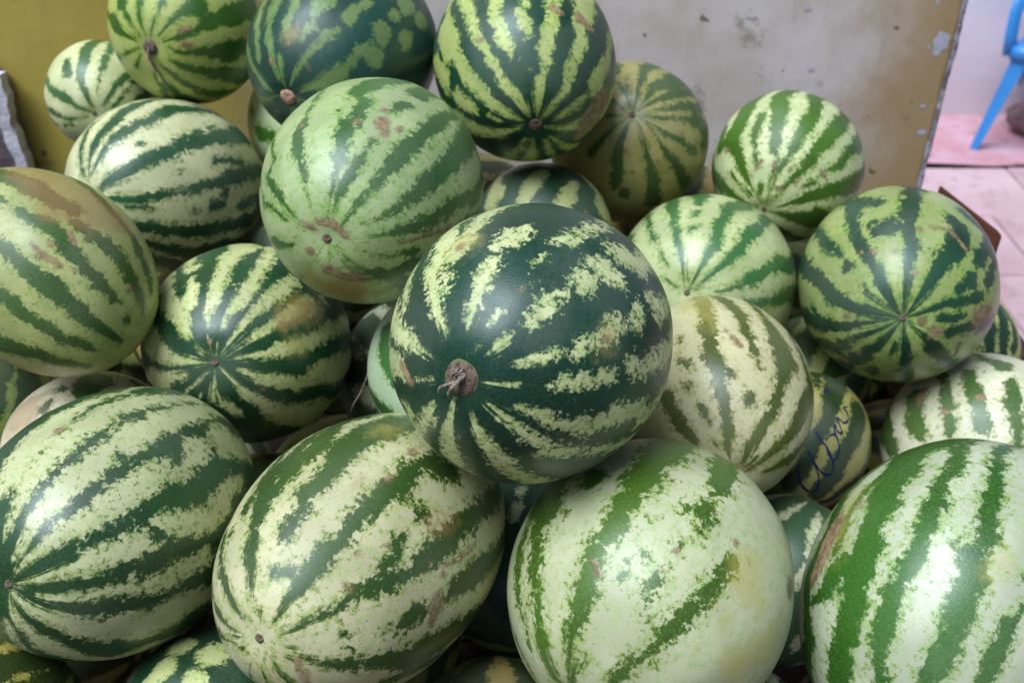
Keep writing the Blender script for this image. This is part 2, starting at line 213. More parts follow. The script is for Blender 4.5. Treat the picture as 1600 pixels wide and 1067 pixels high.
 'G': {'pos':[-0.1467,0.9657,1.2712],'b':0.1152,'c':0.1486,'ax':[-0.1952,-0.9718,0.1324],'base':'p','m':[[(117,-69,2.0),(118,-53,2.0),(110,-37,2.3),(113,-21,2.6),(117,-5,2.7),(114,11,2.8),(115,25,2.6),(119,38,5.0),(117,50,3.9),(115,61,2.6),(113,72,1.7),(114,79,0.6)],[(140,-71,2.0),(135,-55,2.0),(141,-39,2.0),(142,-23,2.8),(140,-7,3.0),(148,9,3.1),(143,25,2.8),(141,39,2.2),(153,43,4.3),(149,57,3.5),(152,68,2.1),(161,78,0.7)],[(167,-65,2.0),(167,-49,2.0),(173,-33,2.2),(165,-17,2.7),(165,-1,2.5),(169,15,3.1),(164,31,2.9),(169,45,2.2),(165,55,2.1),(165,68,1.2)],[(196,-72,2.0),(199,-56,2.0),(200,-40,2.0),(196,-24,2.0),(196,-8,2.0),(192,8,2.0),(199,24,2.0),(199,38,1.3),(198,53,4.3),(199,68,2.9),(188,73,1.2)],[(88,36,4.9),(86,45,5.4),(84,54,3.7),(83,64,2.1),(86,75,0.9),(85,82,0.4)],[(68,39,2.6),(69,50,2.9),(72,60,3.6),(75,68,2.6),(75,77,0.8)],[(80,-74,2.2),(76,-58,3.1),(77,-42,4.0),(84,-26,6.7),(79,-12,6.5),(88,2,8.7),(92,13,6.5)],[(95,28,2.0)],[(84,21,5.8),(84,31,4.3),(79,36,2.5)],[(66,13,4.3),(69,21,2.6)],[(54,-75,2.0),(45,-59,2.5),(48,-43,4.3),(51,-27,3.7),(45,-11,5.0),(48,3,5.0),(49,22,5.3),(50,35,5.7),(50,47,4.6),(49,57,3.5),(50,66,2.5),(46,76,1.5),(43,81,0.6)],[(65,-70,2.4),(64,-54,4.9),(62,-38,6.8),(64,-24,7.0),(65,-2,6.5)],[(32,-75,2.1),(28,-59,3.7),(33,-43,6.4),(33,-27,8.6),(32,-13,8.7),(29,14,7.3),(28,28,6.1),(27,41,5.4),(24,51,3.7),(23,61,2.6),(28,71,1.2),(28,78,0.8)],[(8,-65,2.1),(8,-49,3.6),(2,-33,4.3),(9,-19,5.4),(5,6,6.5),(9,24,5.3),(7,38,5.5),(5,53,4.0),(6,63,2.2),(4,79,0.4)],[(346,-72,2.0),(349,-56,2.7),(345,-40,3.6),(349,-24,4.4),(348,-10,5.4),(357,19,3.4)],[(345,47,3.4),(340,62,2.5),(341,73,1.2),(351,84,0.5)],[(336,46,4.9),(321,52,6.1),(314,63,3.7),(315,75,1.5),(326,84,0.5)],[(231,-74,2.0),(229,-58,2.0),(233,-42,2.0),(234,-26,2.2),(230,-10,2.7),(237,6,2.8),(238,22,2.9),(232,38,2.2),(235,54,2.0),(235,68,1.0),(239,79,0.6),(232,88,0.4)],[(275,79,0.7),(287,87,0.3)],[(302,64,1.7),(302,74,1.0),(309,85,0.4)],[(320,-66,3.0),(318,-50,5.2),(314,-34,7.3),(318,-18,9.8),(316,-2,9.6),(312,14,8.3),(315,30,7.2),(316,44,6.5),(302,47,4.3)],[(264,-78,6.4),(271,-66,8.8),(266,-54,10.0),(265,-42,9.3),(267,-30,11.8),(268,-18,9.5),(269,-6,15.3),(264,6,15.2),(266,18,9.6),(263,30,10.8)]],'S':[[(111,81,1.5),(67,81,1.7),(17,80,1.5)],[(150,77,1.2),(141,82,1.2)],[(220,78,1.8)],[(266,73,2.9),(289,68,2.3),(306,60,1.7)],[(70,29,3.1),(65,34,1.5)],[(60,28,1.4)],[(73,22,1.2)],[(83,33,1.2)],[(355,55,0.6),(357,44,0.8),(357,29,0.9)],[(117,32,1.1)]],'Y':[[(249,61,8.7),(280,56,8.7),(302,47,5.4)]],'N':[[(280,56,10.9),(249,59,6.5)]]},
 'H': {'pos':[-0.5048,0.9287,1.1924],'b':0.1037,'c':0.1275,'ax':[0.7613,-0.4836,-0.432],'base':'p','m':[[(94,-65,3.3),(91,-49,6.2),(91,-35,7.7),(89,-23,7.7),(88,-10,7.2),(86,0,5.8),(80,7,5.2)],[(105,-5,2.6),(104,3,5.1),(100,11,5.1),(101,20,4.9),(101,32,4.9),(100,42,4.9),(96,53,3.1),(91,58,1.2)],[(107,-17,2.1),(106,-14,2.1)],[(125,1,3.4),(126,10,4.6),(126,20,5.2),(126,29,6.9),(125,40,5.8),(127,53,5.3),(126,64,3.0),(129,80,1.9)],[(147,16,5.1),(148,23,4.5),(151,33,4.0),(151,41,3.4),(155,50,5.0),(154,59,2.7),(158,66,1.5)],[(178,-71,3.1),(180,-55,5.6),(180,-39,5.8),(184,-23,8.7),(176,-7,9.8),(186,9,8.8),(181,23,8.2),(180,31,6.5),(178,41,5.6),(183,52,4.3),(196,64,3.1)],[(86,17,4.4),(80,26,5.3),(75,34,5.6),(72,44,5.7),(68,54,4.3),(59,63,3.9),(53,69,2.2)],[(47,-68,2.0),(52,-52,2.3),(55,-36,3.3),(51,-20,3.7),(53,-4,3.5),(56,12,3.2),(50,26,3.1),(50,38,4.6),(44,46,3.9),(39,56,2.6)],[(92,69,3.1)],[(0,-78,6.5),(7,-66,6.5),(3,-54,10.5),(7,-42,11.9),(9,-30,10.0),(8,-18,12.9),(6,-6,14.8),(6,6,13.9),(6,18,11.2),(5,30,13.5),(4,42,12.4)],[(71,-78,6.5),(72,-66,8.7)],[(205,-78,5.5),(200,-66,7.9),(199,-54,10.6),(202,-42,12.3),(201,-30,13.0)],[(233,-78,5.7),(239,-66,7.7),(235,-54,10.2),(236,-42,11.9),(235,-30,9.7),(237,-18,10.4),(235,-6,9.2),(234,6,12.8),(237,18,13.7),(235,30,9.6),(238,42,8.1)],[(266,-78,4.8),(271,-66,9.0),(265,-54,9.1),(266,-42,11.2),(268,-30,10.2),(265,-18,10.1),(266,-6,13.2),(269,6,9.4),(267,18,11.2),(266,30,11.8),(269,42,11.9),(268,54,9.6)],[(302,-78,5.9),(304,-66,5.7),(300,-54,8.7),(301,-42,11.6),(307,-30,8.3),(295,-18,10.8),(301,-6,10.4),(298,6,11.7),(301,18,9.0),(298,30,14.1),(299,42,9.4),(297,54,7.4),(302,66,8.6)],[(333,-78,6.4),(332,-66,5.4),(330,-54,9.9),(336,-42,9.2),(329,-30,9.5),(336,-18,9.5),(334,-6,9.6),(332,6,14.0),(333,18,12.9),(329,30,11.8),(337,42,11.2),(330,54,7.8)]],'S':[[(114,12,0.9),(115,18,1.6),(113,22,1.4),(112,27,0.9)],[(107,17,1.5)],[(94,17,1.5),(96,22,1.2)],[(73,53,1.3),(79,54,0.7)],[(107,32,0.9)]],'N':[[(74,-27,12.9),(75,-5,18.1),(67,9,15.2)],[(91,3,5.9),(82,13,6.2)],[(53,16,10.3)],[(216,26,9.9)]]},
 'I': {'pos':[-0.3188,0.9937,1.0505],'b':0.1216,'c':0.1416,'ax':[-0.0206,-0.8926,0.4504],'base':'d','m':[[(160,-65,4.4),(159,-49,4.7),(162,-33,7.6),(162,-17,7.4),(160,-1,8.4),(164,15,9.0),(159,31,6.4),(161,45,6.3),(169,48,9.4),(173,56,6.7),(177,68,3.8),(178,80,2.0),(178,87,0.4)],[(130,-69,2.8),(131,-53,3.4),(134,-37,4.7),(136,-21,6.8),(136,-5,7.3),(139,11,7.4),(134,25,6.3),(137,45,6.5),(130,59,6.4),(134,67,5.1),(137,71,2.7)],[(113,47,4.1),(119,55,6.5)],[(118,-65,2.0),(113,-49,3.3),(115,-33,4.0),(117,-17,4.9),(116,-1,4.1),(120,15,5.1),(118,29,4.2),(114,30,5.2)],[(115,40,3.7)],[(138,77,1.3),(145,83,1.2),(134,88,0.4)],[(88,-70,2.8),(94,-54,4.5),(90,-38,6.6),(96,-22,7.3),(97,-6,8.6),(88,10,8.6),(91,24,7.0),(92,37,6.0),(93,47,5.2),(94,56,5.0),(99,64,3.2),(97,71,1.8)],[(105,76,0.6),(110,82,0.6),(104,88,0.3)],[(82,80,0.6),(66,88,0.3)],[(120,79,0.5),(116,87,0.4)],[(70,-72,2.0),(64,-56,2.8),(77,-40,3.8),(72,-24,5.0),(77,-8,4.3),(74,8,4.0),(71,22,4.7),(69,38,4.4),(70,49,4.8),(72,58,4.2),(77,65,1.8),(76,71,1.5)],[(50,29,5.5),(51,42,5.8),(53,51,3.6),(53,60,3.0),(53,67,3.0),(53,75,1.4),(43,85,0.5)],[(33,32,6.3),(34,43,3.6),(34,54,3.0),(34,63,3.0),(34,72,1.4),(36,85,0.4)],[(32,17,4.0)],[(13,-74,2.0),(15,-58,3.1),(13,-42,4.6),(15,-26,4.8),(12,-10,5.9),(13,4,5.7),(12,27,5.6),(10,41,4.7),(10,56,5.1),(9,66,2.5),(13,77,1.5),(21,85,0.4)],[(349,-72,2.2),(354,-56,3.4),(347,-40,4.5),(348,-24,6.3),(351,-10,6.3),(349,17,9.4),(349,34,6.6),(340,43,4.9),(341,56,4.8),(338,66,3.7),(342,77,1.5)],[(308,-78,2.5),(320,-62,4.9),(317,-46,6.7),(312,-30,10.1),(315,-14,9.4),(317,2,12.3),(318,18,12.2),(316,32,9.6),(312,41,8.7),(313,55,4.7),(310,66,3.8),(313,77,1.6),(321,87,0.4)],[(324,24,7.8)],[(285,59,4.0),(277,66,3.7),(270,74,1.3),(273,86,0.6)],[(260,68,2.0),(263,79,0.6)],[(199,-67,2.0),(198,-51,2.0),(196,-35,2.1),(195,-19,2.9),(202,-3,2.3),(190,13,2.6),(195,27,2.5),(199,47,7.8),(201,62,3.7),(204,74,1.5)],[(206,48,6.2)],[(223,63,2.0),(227,74,1.5),(235,85,0.5)],[(242,69,1.8)],[(37,-78,4.9),(40,-66,6.1),(38,-54,7.8),(40,-42,8.0),(39,-30,12.8)],[(232,-78,5.9),(232,-66,5.4),(230,-54,6.9),(237,-42,9.3),(230,-30,8.8),(235,-18,9.4),(233,-6,12.7),(231,6,15.3),(230,18,10.9)],[(268,-78,5.2),(267,-66,6.5),(269,-54,6.8),(268,-42,9.0),(263,-30,12.0),(264,-18,10.2),(261,-6,13.9),(269,6,12.3)],[(299,-78,4.8),(296,-66,7.3),(298,-54,9.8),(295,-42,8.9),(297,-30,11.0),(299,-18,8.9),(300,-6,13.1)]],'S':[[(326,62,0.8)],[(101,79,0.7)]],'Y':[[(32,28,4.8),(33,38,3.6),(35,47,2.6)],[(10,46,2.4)]],'N':[[(32,30,4.2),(35,46,1.8)]]},
 'J': {'pos':[0.0411,1.1976,1.092],'b':0.0967,'c':0.0957,'ax':[-0.2013,-0.5603,-0.8034],'base':'d','m':[[(147,-68,2.0),(143,-52,3.9),(145,-38,4.7),(125,-19,11.1),(126,-11,9.5)],[(90,-46,7.9),(93,-26,7.7),(94,-14,7.3)],[(51,-42,5.0),(61,-24,8.2),(66,-12,6.5)],[(21,-73,3.2),(21,-57,6.4),(15,-41,7.5),(18,-27,9.5),(2,-18,7.9)],[(180,-78,4.2),(181,-66,6.9),(181,-54,7.3),(171,-42,11.5),(176,-30,9.8),(183,-18,13.6),(180,-6,9.9),(180,6,15.4),(179,18,9.2),(184,30,10.5),(183,42,9.1),(181,54,6.6)],[(214,-78,6.6),(214,-66,8.0),(211,-54,7.4),(213,-42,12.3),(217,-30,10.9),(215,-18,14.7),(219,-6,11.0),(215,6,11.6),(210,18,11.7),(214,30,8.4),(213,42,11.2),(210,54,7.2),(210,66,7.6)],[(249,-78,5.5),(248,-66,7.6),(244,-54,10.5),(245,-42,9.7),(246,-30,13.4),(248,-18,14.1),(247,-6,10.9),(250,6,14.7),(245,18,11.1),(250,30,10.9),(248,42,8.7),(246,54,7.7),(246,66,7.3),(247,78,6.4)],[(281,-78,5.4),(278,-66,5.9),(278,-54,9.1),(278,-42,12.3),(278,-30,9.0),(281,-18,12.2),(280,-6,10.1),(275,6,13.6),(277,18,13.9),(276,30,13.2),(278,42,11.1),(278,54,8.4),(277,66,8.7),(280,78,5.2)],[(310,-78,4.6),(312,-66,8.8),(311,-54,10.0),(313,-42,7.7),(313,-30,11.1),(311,-18,9.0),(312,-6,11.3),(312,6,10.3),(315,18,11.3),(310,30,12.2),(312,42,7.8),(311,54,10.8),(311,66,8.9)],[(349,-78,5.9),(345,-66,6.7),(347,-54,7.5),(347,-42,10.2),(345,-30,10.6)]],'S':[[(41,-18,1.6)]]},
 'K': {'pos':[0.1709,1.3623,1.1508],'b':0.1158,'c':0.1262,'ax':[-0.0771,-0.7455,0.662],'base':'p','m':[[(113,62,2.3),(111,74,1.7),(101,86,0.7)],[(112,-68,2.5),(109,-52,2.9),(102,-36,5.6),(107,-20,5.2),(105,-4,6.1),(104,12,6.0),(108,28,5.4),(107,42,4.3),(113,54,2.8)],[(100,59,1.1),(101,70,1.6),(93,85,0.6)],[(80,-67,3.1),(74,-51,4.7),(76,-35,4.9),(77,-19,5.6),(81,-3,6.5),(80,13,7.6),(75,29,6.6),(79,43,4.9),(79,65,2.0),(79,81,1.1),(72,87,0.4)],[(53,-80,2.0),(52,-64,5.1),(49,-48,7.5),(52,-32,10.4),(50,-16,11.9),(47,0,12.5),(51,16,8.6),(49,32,9.9),(49,46,7.4),(57,63,4.5),(53,75,1.7),(49,84,0.6)],[(35,-72,2.0),(29,-56,4.5),(39,-40,5.9),(38,-24,6.2),(38,-8,5.5),(37,8,7.5),(36,24,4.9),(35,38,5.3),(35,61,3.1),(35,75,1.4),(33,86,0.5)],[(20,-67,2.0),(14,-51,3.6),(27,-35,5.1),(23,-19,5.0),(21,-3,6.2),(27,13,5.6),(20,29,5.7),(21,43,4.0),(18,55,3.1),(16,76,0.9),(10,86,0.5)],[(9,-79,2.0),(9,-63,4.5),(6,-47,5.7),(14,-31,6.7),(11,-15,7.2),(12,1,10.3),(1,17,9.1),(7,31,7.3),(5,53,2.5),(357,70,1.4),(353,86,0.5)],[(5,-73,2.0),(0,-57,2.5),(357,-41,3.3),(2,-25,4.3),(0,-9,4.8),(356,7,5.5),(1,21,4.5),(351,25,5.6)],[(341,34,4.1),(340,50,3.0),(335,64,1.7),(333,78,0.9),(345,86,0.5)],[(317,-66,2.7),(322,-50,4.0),(318,-34,4.8),(318,-18,6.0),(322,-2,5.0),(321,12,5.8),(319,38,4.4),(318,53,3.3),(320,64,1.7),(329,77,0.6)],[(291,23,6.4),(293,44,4.7),(295,59,2.8),(298,72,1.7),(307,85,0.7)],[(260,40,4.6),(254,57,4.5),(248,70,3.4),(248,81,1.7),(273,87,0.4)],[(222,53,3.6),(220,65,2.3),(218,76,1.1),(230,88,0.5)],[(182,74,1.4),(186,82,0.7)],[(267,36,5.2)],[(143,73,1.1),(149,83,0.6)],[(150,-78,6.7),(147,-66,8.5),(150,-54,7.4),(151,-42,10.6),(150,-30,14.0),(151,-18,10.9),(147,-6,9.9),(151,6,9.5)],[(188,-78,4.5),(181,-66,6.5),(181,-54,6.9),(189,-42,11.0),(184,-30,12.4),(187,-18,13.0),(186,-6,13.9)],[(212,-78,4.7),(219,-66,6.1),(216,-54,7.7),(214,-42,11.9),(217,-30,10.9),(216,-18,13.8)],[(249,-78,5.4),(245,-66,8.0),(254,-54,9.6),(248,-42,10.4),(251,-30,13.2)],[(277,-78,5.5),(278,-66,5.6),(282,-54,9.8),(283,-42,9.5),(279,-30,13.6)]],'S':[[(347,52,1.6)],[(321,74,0.9)],[(305,53,1.2)],[(274,51,1.2)],[(264,66,0.7),(270,62,0.6)]]},
 'L': {'pos':[0.3958,1.3202,1.1322],'b':0.1066,'c':0.1101,'ax':[-0.4568,-0.8722,-0.175],'base':'p','m':[[(103,-65,3.1),(105,-49,4.6),(102,-33,5.5),(99,-17,7.2),(102,-3,7.1),(96,16,5.8),(96,29,5.2),(92,43,3.9),(85,51,2.2),(87,63,1.1),(86,84,0.3)],[(110,18,4.5),(113,33,3.7),(112,43,2.2),(110,57,1.8)],[(76,-64,3.1),(75,-48,4.8),(76,-32,6.4),(78,-18,6.8),(74,7,5.6),(75,22,5.6),(76,37,4.4),(76,47,2.2),(81,59,2.2),(80,82,0.5)],[(132,-75,2.2),(128,-59,5.4),(127,-43,7.2),(131,-27,9.8),(127,-11,10.9),(127,5,8.4),(131,19,9.2),(139,26,8.5),(133,42,5.6),(131,57,3.9),(128,67,1.5),(111,85,0.5)],[(155,-70,2.1),(156,-54,3.8),(153,-38,4.1),(154,-22,6.0),(158,-6,5.1),(151,10,6.1),(157,24,5.7),(147,25,4.6)],[(46,-77,2.0),(50,-61,2.7),(54,-45,5.0),(49,-29,6.6),(50,-15,6.2),(53,4,7.1),(55,21,6.3),(57,33,5.1),(55,45,4.5),(58,56,3.4),(60,68,1.7),(65,86,0.5)],[(26,-70,2.1),(29,-54,3.9),(30,-38,5.5),(27,-22,6.8),(29,-8,7.2),(35,12,4.3),(33,26,3.9),(38,38,1.8),(37,49,2.7),(41,58,1.2)],[(3,-64,3.8),(0,-48,5.7),(2,-32,8.2),(2,-16,8.6),(4,-2,9.2),(12,24,7.6),(18,41,6.1),(23,55,4.5),(25,69,2.6),(24,78,0.8)],[(348,50,10.5),(351,65,5.3),(353,78,2.2),(351,86,0.6)],[(179,-76,2.0),(176,-60,4.2),(183,-44,5.2),(176,-28,5.1),(179,-12,5.7),(178,4,6.7),(177,20,7.3),(178,34,5.7),(176,49,6.5),(172,67,2.8),(165,84,0.9)],[(106,71,2.6),(114,78,1.2)],[(150,52,1.2),(147,62,1.1),(140,75,2.0)],[(82,73,0.7),(83,81,0.5)],[(306,-78,2.0),(311,-62,2.0),(306,-46,4.2),(312,-30,5.1),(306,-14,5.1),(313,2,5.2),(310,18,5.4),(309,34,4.1),(309,48,3.4),(309,67,2.9)],[(202,-78,5.3),(204,-66,5.7),(200,-54,10.3),(203,-42,10.2),(206,-30,13.1),(202,-18,13.0),(200,-6,12.8),(197,6,12.1),(198,18,10.3)],[(233,-78,5.2),(234,-66,7.5),(237,-54,10.3),(236,-42,12.5),(233,-30,11.5),(235,-18,14.0),(235,-6,9.2),(235,6,11.0),(234,18,12.2),(237,30,14.1)],[(266,-78,4.4),(261,-66,7.4),(269,-54,9.9),(274,-42,8.1),(271,-30,11.1),(270,-18,11.1),(275,-6,14.9),(269,6,9.5),(270,18,11.9),(267,30,8.5)],[(332,-78,4.4),(335,-66,8.1),(338,-54,8.8),(334,-42,7.5),(334,-30,12.0),(337,-18,14.8),(331,-6,14.3)]],'S':[[(104,53,1.1),(112,59,0.7)],[(87,52,0.8),(85,58,0.7)],[(66,50,0.8),(69,53,0.6)],[(59,68,1.1),(77,69,0.7)],[(51,54,0.6),(51,58,0.6)],[(41,39,0.6),(29,40,0.6)],[(119,63,0.8)],[(145,34,2.3)]]},
 'M': {'pos':[0.2591,1.1439,1.0457],'b':0.119,'c':0.1309,'ax':[-0.3489,-0.8451,0.4051],'base':'p','m':[[(99,-80,2.0),(103,-64,3.0),(99,-48,5.1),(100,-32,5.3),(100,-16,5.6),(105,0,7.5),(101,14,6.2),(99,26,2.9)],[(100,37,3.2)],[(99,49,2.4),(103,53,0.8)],[(121,-73,2.0),(119,-57,2.4),(120,-41,3.5),(119,-25,5.0),(119,-9,6.0),(121,7,4.8),(119,21,4.7),(117,39,3.6),(115,52,3.2),(113,62,2.5),(109,72,2.0),(113,80,1.0),(126,87,0.3)],[(135,-73,2.0),(140,-57,2.0),(140,-41,2.0),(134,-25,2.9),(141,-9,2.9),(139,7,3.0),(138,21,2.8),(136,40,2.4),(137,52,2.0),(138,61,1.6),(138,69,0.8)],[(156,-70,2.0),(155,-54,2.0),(150,-38,2.0),(150,-22,2.7),(156,-6,2.8),(156,10,2.1),(155,24,2.3),(153,37,0.9)],[(76,-72,2.2),(77,-56,3.5),(78,-40,4.8),(77,-24,4.4),(76,-8,6.8),(73,8,6.4),(79,22,5.6),(79,36,4.3),(77,48,4.0),(73,57,4.4),(74,65,2.4),(73,74,1.5),(74,82,1.2),(60,88,0.4)],[(58,-73,2.0),(56,-57,2.8),(53,-41,4.0),(60,-25,4.4),(58,-9,4.1),(57,7,4.0),(57,21,4.2),(55,36,4.9),(53,47,4.1),(50,57,3.6),(49,67,2.0),(46,76,1.6),(26,84,0.6)],[(22,-67,2.6),(19,-51,3.9),(18,-35,4.5),(25,-19,5.0),(26,-3,6.6),(23,11,6.2),(28,26,5.0),(26,39,4.3),(23,47,4.7),(19,57,3.3),(16,65,2.0),(13,73,1.0)],[(6,-74,2.0),(12,-58,2.7),(6,-42,4.9),(13,-26,5.8),(358,-10,6.2),(5,6,6.9),(6,20,5.4),(2,34,3.5),(359,47,2.6),(1,55,1.2)],[(158,75,1.3),(164,83,1.0)],[(100,77,0.6),(77,85,0.5)],[(199,-78,4.7),(204,-66,5.9),(201,-54,8.8),(203,-42,7.8),(201,-30,8.9),(203,-18,10.0),(199,-6,11.5),(202,6,13.4)],[(237,-78,6.4),(235,-66,6.8),(235,-54,7.9),(239,-42,11.8),(241,-30,13.3),(235,-18,13.1),(235,-6,10.6),(233,6,15.0)],[(269,-78,6.7),(271,-66,8.4),(269,-54,10.1),(267,-42,11.0),(269,-30,14.0),(268,-18,9.8),(267,-6,14.4),(266,6,12.7)],[(302,-78,5.9),(301,-66,8.1),(304,-54,9.1),(299,-42,7.5),(301,-30,10.4),(302,-18,10.3),(300,-6,15.3)],[(333,-78,6.0),(333,-66,7.9),(335,-54,6.5),(338,-42,8.3),(335,-30,11.3),(330,-18,13.5)]],'Y':[[(354,34,5.6)]]},
 'N': {'pos':[0.4928,1.0912,1.0769],'b':0.1225,'c':0.1402,'ax':[-0.2825,-0.932,0.2271],'base':'p','m':[[(96,-66,2.0),(95,-50,3.4),(96,-34,3.4),(94,-18,5.4),(91,-2,5.8),(94,12,4.8),(95,32,4.6),(94,45,3.5),(94,57,2.5),(94,70,2.2),(93,80,1.2),(77,88,0.3)],[(128,-66,2.0),(123,-50,3.3),(127,-34,3.2),(135,-18,3.8),(125,-2,3.9),(128,12,4.4),(130,28,4.2),(132,37,3.2),(130,48,3.6),(128,60,2.9),(129,71,2.8),(132,80,2.0),(130,88,0.4)],[(127,-69,2.0),(124,-53,2.2),(124,-37,4.3),(120,-21,4.9),(128,-5,4.6),(122,9,4.6),(113,14,4.6)],[(119,31,2.3)],[(108,36,6.1),(117,38,2.7)],[(102,37,4.8)],[(149,-80,2.0),(149,-64,2.0),(153,-48,2.1),(153,-32,2.3),(154,-16,3.3),(153,0,2.9),(152,14,2.8),(149,28,3.9),(147,37,1.6)],[(148,48,2.9),(142,50,1.4)],[(144,59,1.1),(155,67,1.6),(154,76,1.6),(147,87,0.4)],[(173,-77,2.0),(169,-61,3.1),(177,-45,4.0),(174,-29,6.0),(173,-13,6.1),(174,3,6.7),(173,17,5.9),(172,33,4.4),(176,47,5.2),(180,60,4.2),(179,72,2.5),(179,81,1.1),(168,88,0.3)],[(206,-72,2.0),(206,-56,4.0),(199,-40,4.6),(202,-24,6.4),(201,-8,7.3),(208,8,5.7),(204,22,5.8),(204,39,5.1),(204,57,3.2),(200,72,1.4),(185,87,0.5)],[(195,33,3.2)],[(227,-79,2.0),(226,-63,2.0),(223,-47,2.0),(223,-31,2.5),(228,-15,3.0),(220,1,3.0),(224,15,3.0),(225,40,5.5),(220,62,1.8),(219,76,0.9),(212,88,0.3)],[(249,-74,2.0),(242,-58,3.0),(249,-42,5.1),(244,-26,6.9),(245,-10,5.5),(241,6,7.1),(244,20,6.2),(242,52,4.6),(243,68,2.6),(242,79,1.3),(259,88,0.4)],[(281,-69,2.0),(288,-53,2.5),(289,-37,4.5),(287,-21,5.5),(289,-5,6.0),(287,11,5.3),(280,27,3.8),(285,41,3.9),(285,64,3.1),(286,76,2.5),(286,84,1.4),(305,88,0.4)],[(316,-74,2.0),(313,-58,3.4),(320,-42,3.4),(323,-26,5.3),(319,-10,6.2),(320,6,5.8),(323,22,4.7),(317,38,3.8),(319,52,3.4),(323,66,4.2),(328,74,2.1),(330,82,0.9),(346,88,0.3)],[(355,-67,2.0),(0,-51,3.1),(353,-35,3.8),(354,-19,4.3),(352,-3,3.9),(353,13,3.8),(355,29,3.9),(355,43,3.0),(356,53,3.6),(349,61,4.4)],[(6,55,1.3),(5,60,2.2),(8,70,2.9)],[(18,43,3.0),(24,57,2.8),(27,69,2.3),(29,78,1.4),(26,87,0.3)],[(33,47,4.7),(34,56,3.5)],[(30,-70,2.0),(29,-54,2.0),(30,-38,3.0),(28,-22,4.1),(29,-6,3.7),(29,10,3.0),(30,24,3.5),(24,34,4.3)],[(56,36,5.3),(64,49,5.2),(64,58,4.2),(64,66,3.1),(65,75,2.1),(57,87,0.4)],[(69,25,4.6),(61,26,5.5),(65,40,3.1)],[(74,51,2.2)],[(45,-79,2.0),(41,-63,2.6),(37,-47,2.8),(40,-31,4.2),(37,-15,5.3),(40,1,5.5),(40,15,4.6),(41,35,4.9)],[(36,20,4.6)],[(39,-72,2.0),(42,-56,2.0),(49,-40,3.0),(43,-24,2.8),(42,-8,3.7),(42,6,3.5),(61,7,4.6)],[(269,67,1.1),(270,75,1.1)],[(258,46,5.2)]],'S':[[(3,44,6.3),(4,37,4.1)],[(344,71,3.4),(334,72,1.6)],[(3,80,2.0)],[(88,38,1.6)],[(81,35,0.7),(70,32,0.9),(60,35,0.9),(52,37,0.8)],[(124,49,1.3)],[(133,46,0.8)],[(86,64,1.2)],[(192,60,1.4)],[(339,52,1.1),(327,47,1.1)],[(237,56,1.7)],[(238,40,3.2)],[(107,53,1.0)]]},
 'O': {'pos':[0.2304,0.8841,1.0576],'b':0.1034,'c':0.1338,'ax':[0.0041,-1.0,0.0069],'base':'p','m':[[(100,-65,2.6),(101,-49,3.1),(102,-33,4.8),(101,-19,5.0),(102,-2,5.2),(104,14,5.1),(105,24,5.6),(104,34,4.9),(105,43,4.9),(106,53,3.8),(107,62,3.8),(113,70,2.7),(123,79,0.9)],[(83,-80,2.0),(82,-64,2.5),(84,-48,3.4),(90,-32,5.3),(85,-18,5.7),(81,-5,4.7),(81,9,3.6),(78,20,3.8),(76,29,2.3)],[(61,-71,2.0),(62,-55,2.0),(63,-39,2.5),(66,-23,3.6),(65,-9,3.4),(62,2,6.4),(59,12,10.0),(55,19,9.7),(58,30,5.8),(60,41,4.0),(61,51,4.4),(68,62,4.7),(76,71,4.1),(83,82,1.4)],[(37,-65,2.0),(37,-49,2.0),(33,-33,3.4),(38,-17,3.7),(42,-1,3.3),(36,13,3.4),(27,21,6.4),(30,36,8.0),(31,49,5.4),(32,62,4.7),(33,74,2.6),(24,85,1.2)],[(0,-67,2.0),(356,-51,2.0),(2,-35,2.8),(3,-19,2.9),(357,-3,3.6),(3,13,3.1),(0,27,2.7),(2,45,4.5),(3,63,3.9),(1,75,2.1)],[(52,76,1.6),(56,84,1.1)],[(96,34,3.2)],[(83,47,4.8)],[(70,46,1.7)],[(124,18,2.8),(121,25,2.2)],[(125,34,3.8)],[(124,47,3.1),(124,54,3.1)],[(144,34,6.6),(147,41,5.2),(147,50,5.0),(148,58,3.7)],[(121,8,2.3)],[(131,65,1.7),(127,68,2.3)],[(143,-78,6.1),(142,-66,7.6),(141,-54,11.0)],[(177,-78,5.1),(174,-66,7.7),(174,-54,8.5),(175,-42,9.9)],[(207,-78,5.3),(208,-66,6.5),(215,-54,8.9),(206,-42,11.3),(208,-30,12.1),(209,-18,14.7),(204,-6,14.3),(207,6,11.6)],[(236,-78,6.0),(238,-66,8.7),(237,-54,8.8),(240,-42,7.9),(239,-30,14.1),(242,-18,9.5),(239,-6,11.3),(239,6,11.9),(239,18,12.0),(238,30,8.9)],[(275,-78,6.9),(270,-66,9.0),(276,-54,9.5),(272,-42,8.0),(270,-30,10.9),(273,-18,10.6),(271,-6,11.1),(271,6,11.1),(276,18,11.8),(274,30,8.5),(266,42,9.8)],[(305,-78,4.1),(305,-66,5.7),(304,-54,8.4),(309,-42,11.2),(303,-30,10.4),(303,-18,11.6),(306,-6,9.6),(308,6,12.2),(302,18,13.2),(305,30,12.5),(305,42,10.0)],[(340,-78,4.7),(344,-66,7.6),(340,-54,10.1),(337,-42,8.3),(336,-30,8.3),(332,-18,10.4),(338,-6,12.3),(340,6,11.9),(340,18,14.8),(337,30,9.7)]],'S':[[(90,14,1.6),(86,19,1.3)],[(93,9,1.0)],[(37,50,1.6)]],'Y':[[(105,-28,9.1),(100,6,2.7)]]},
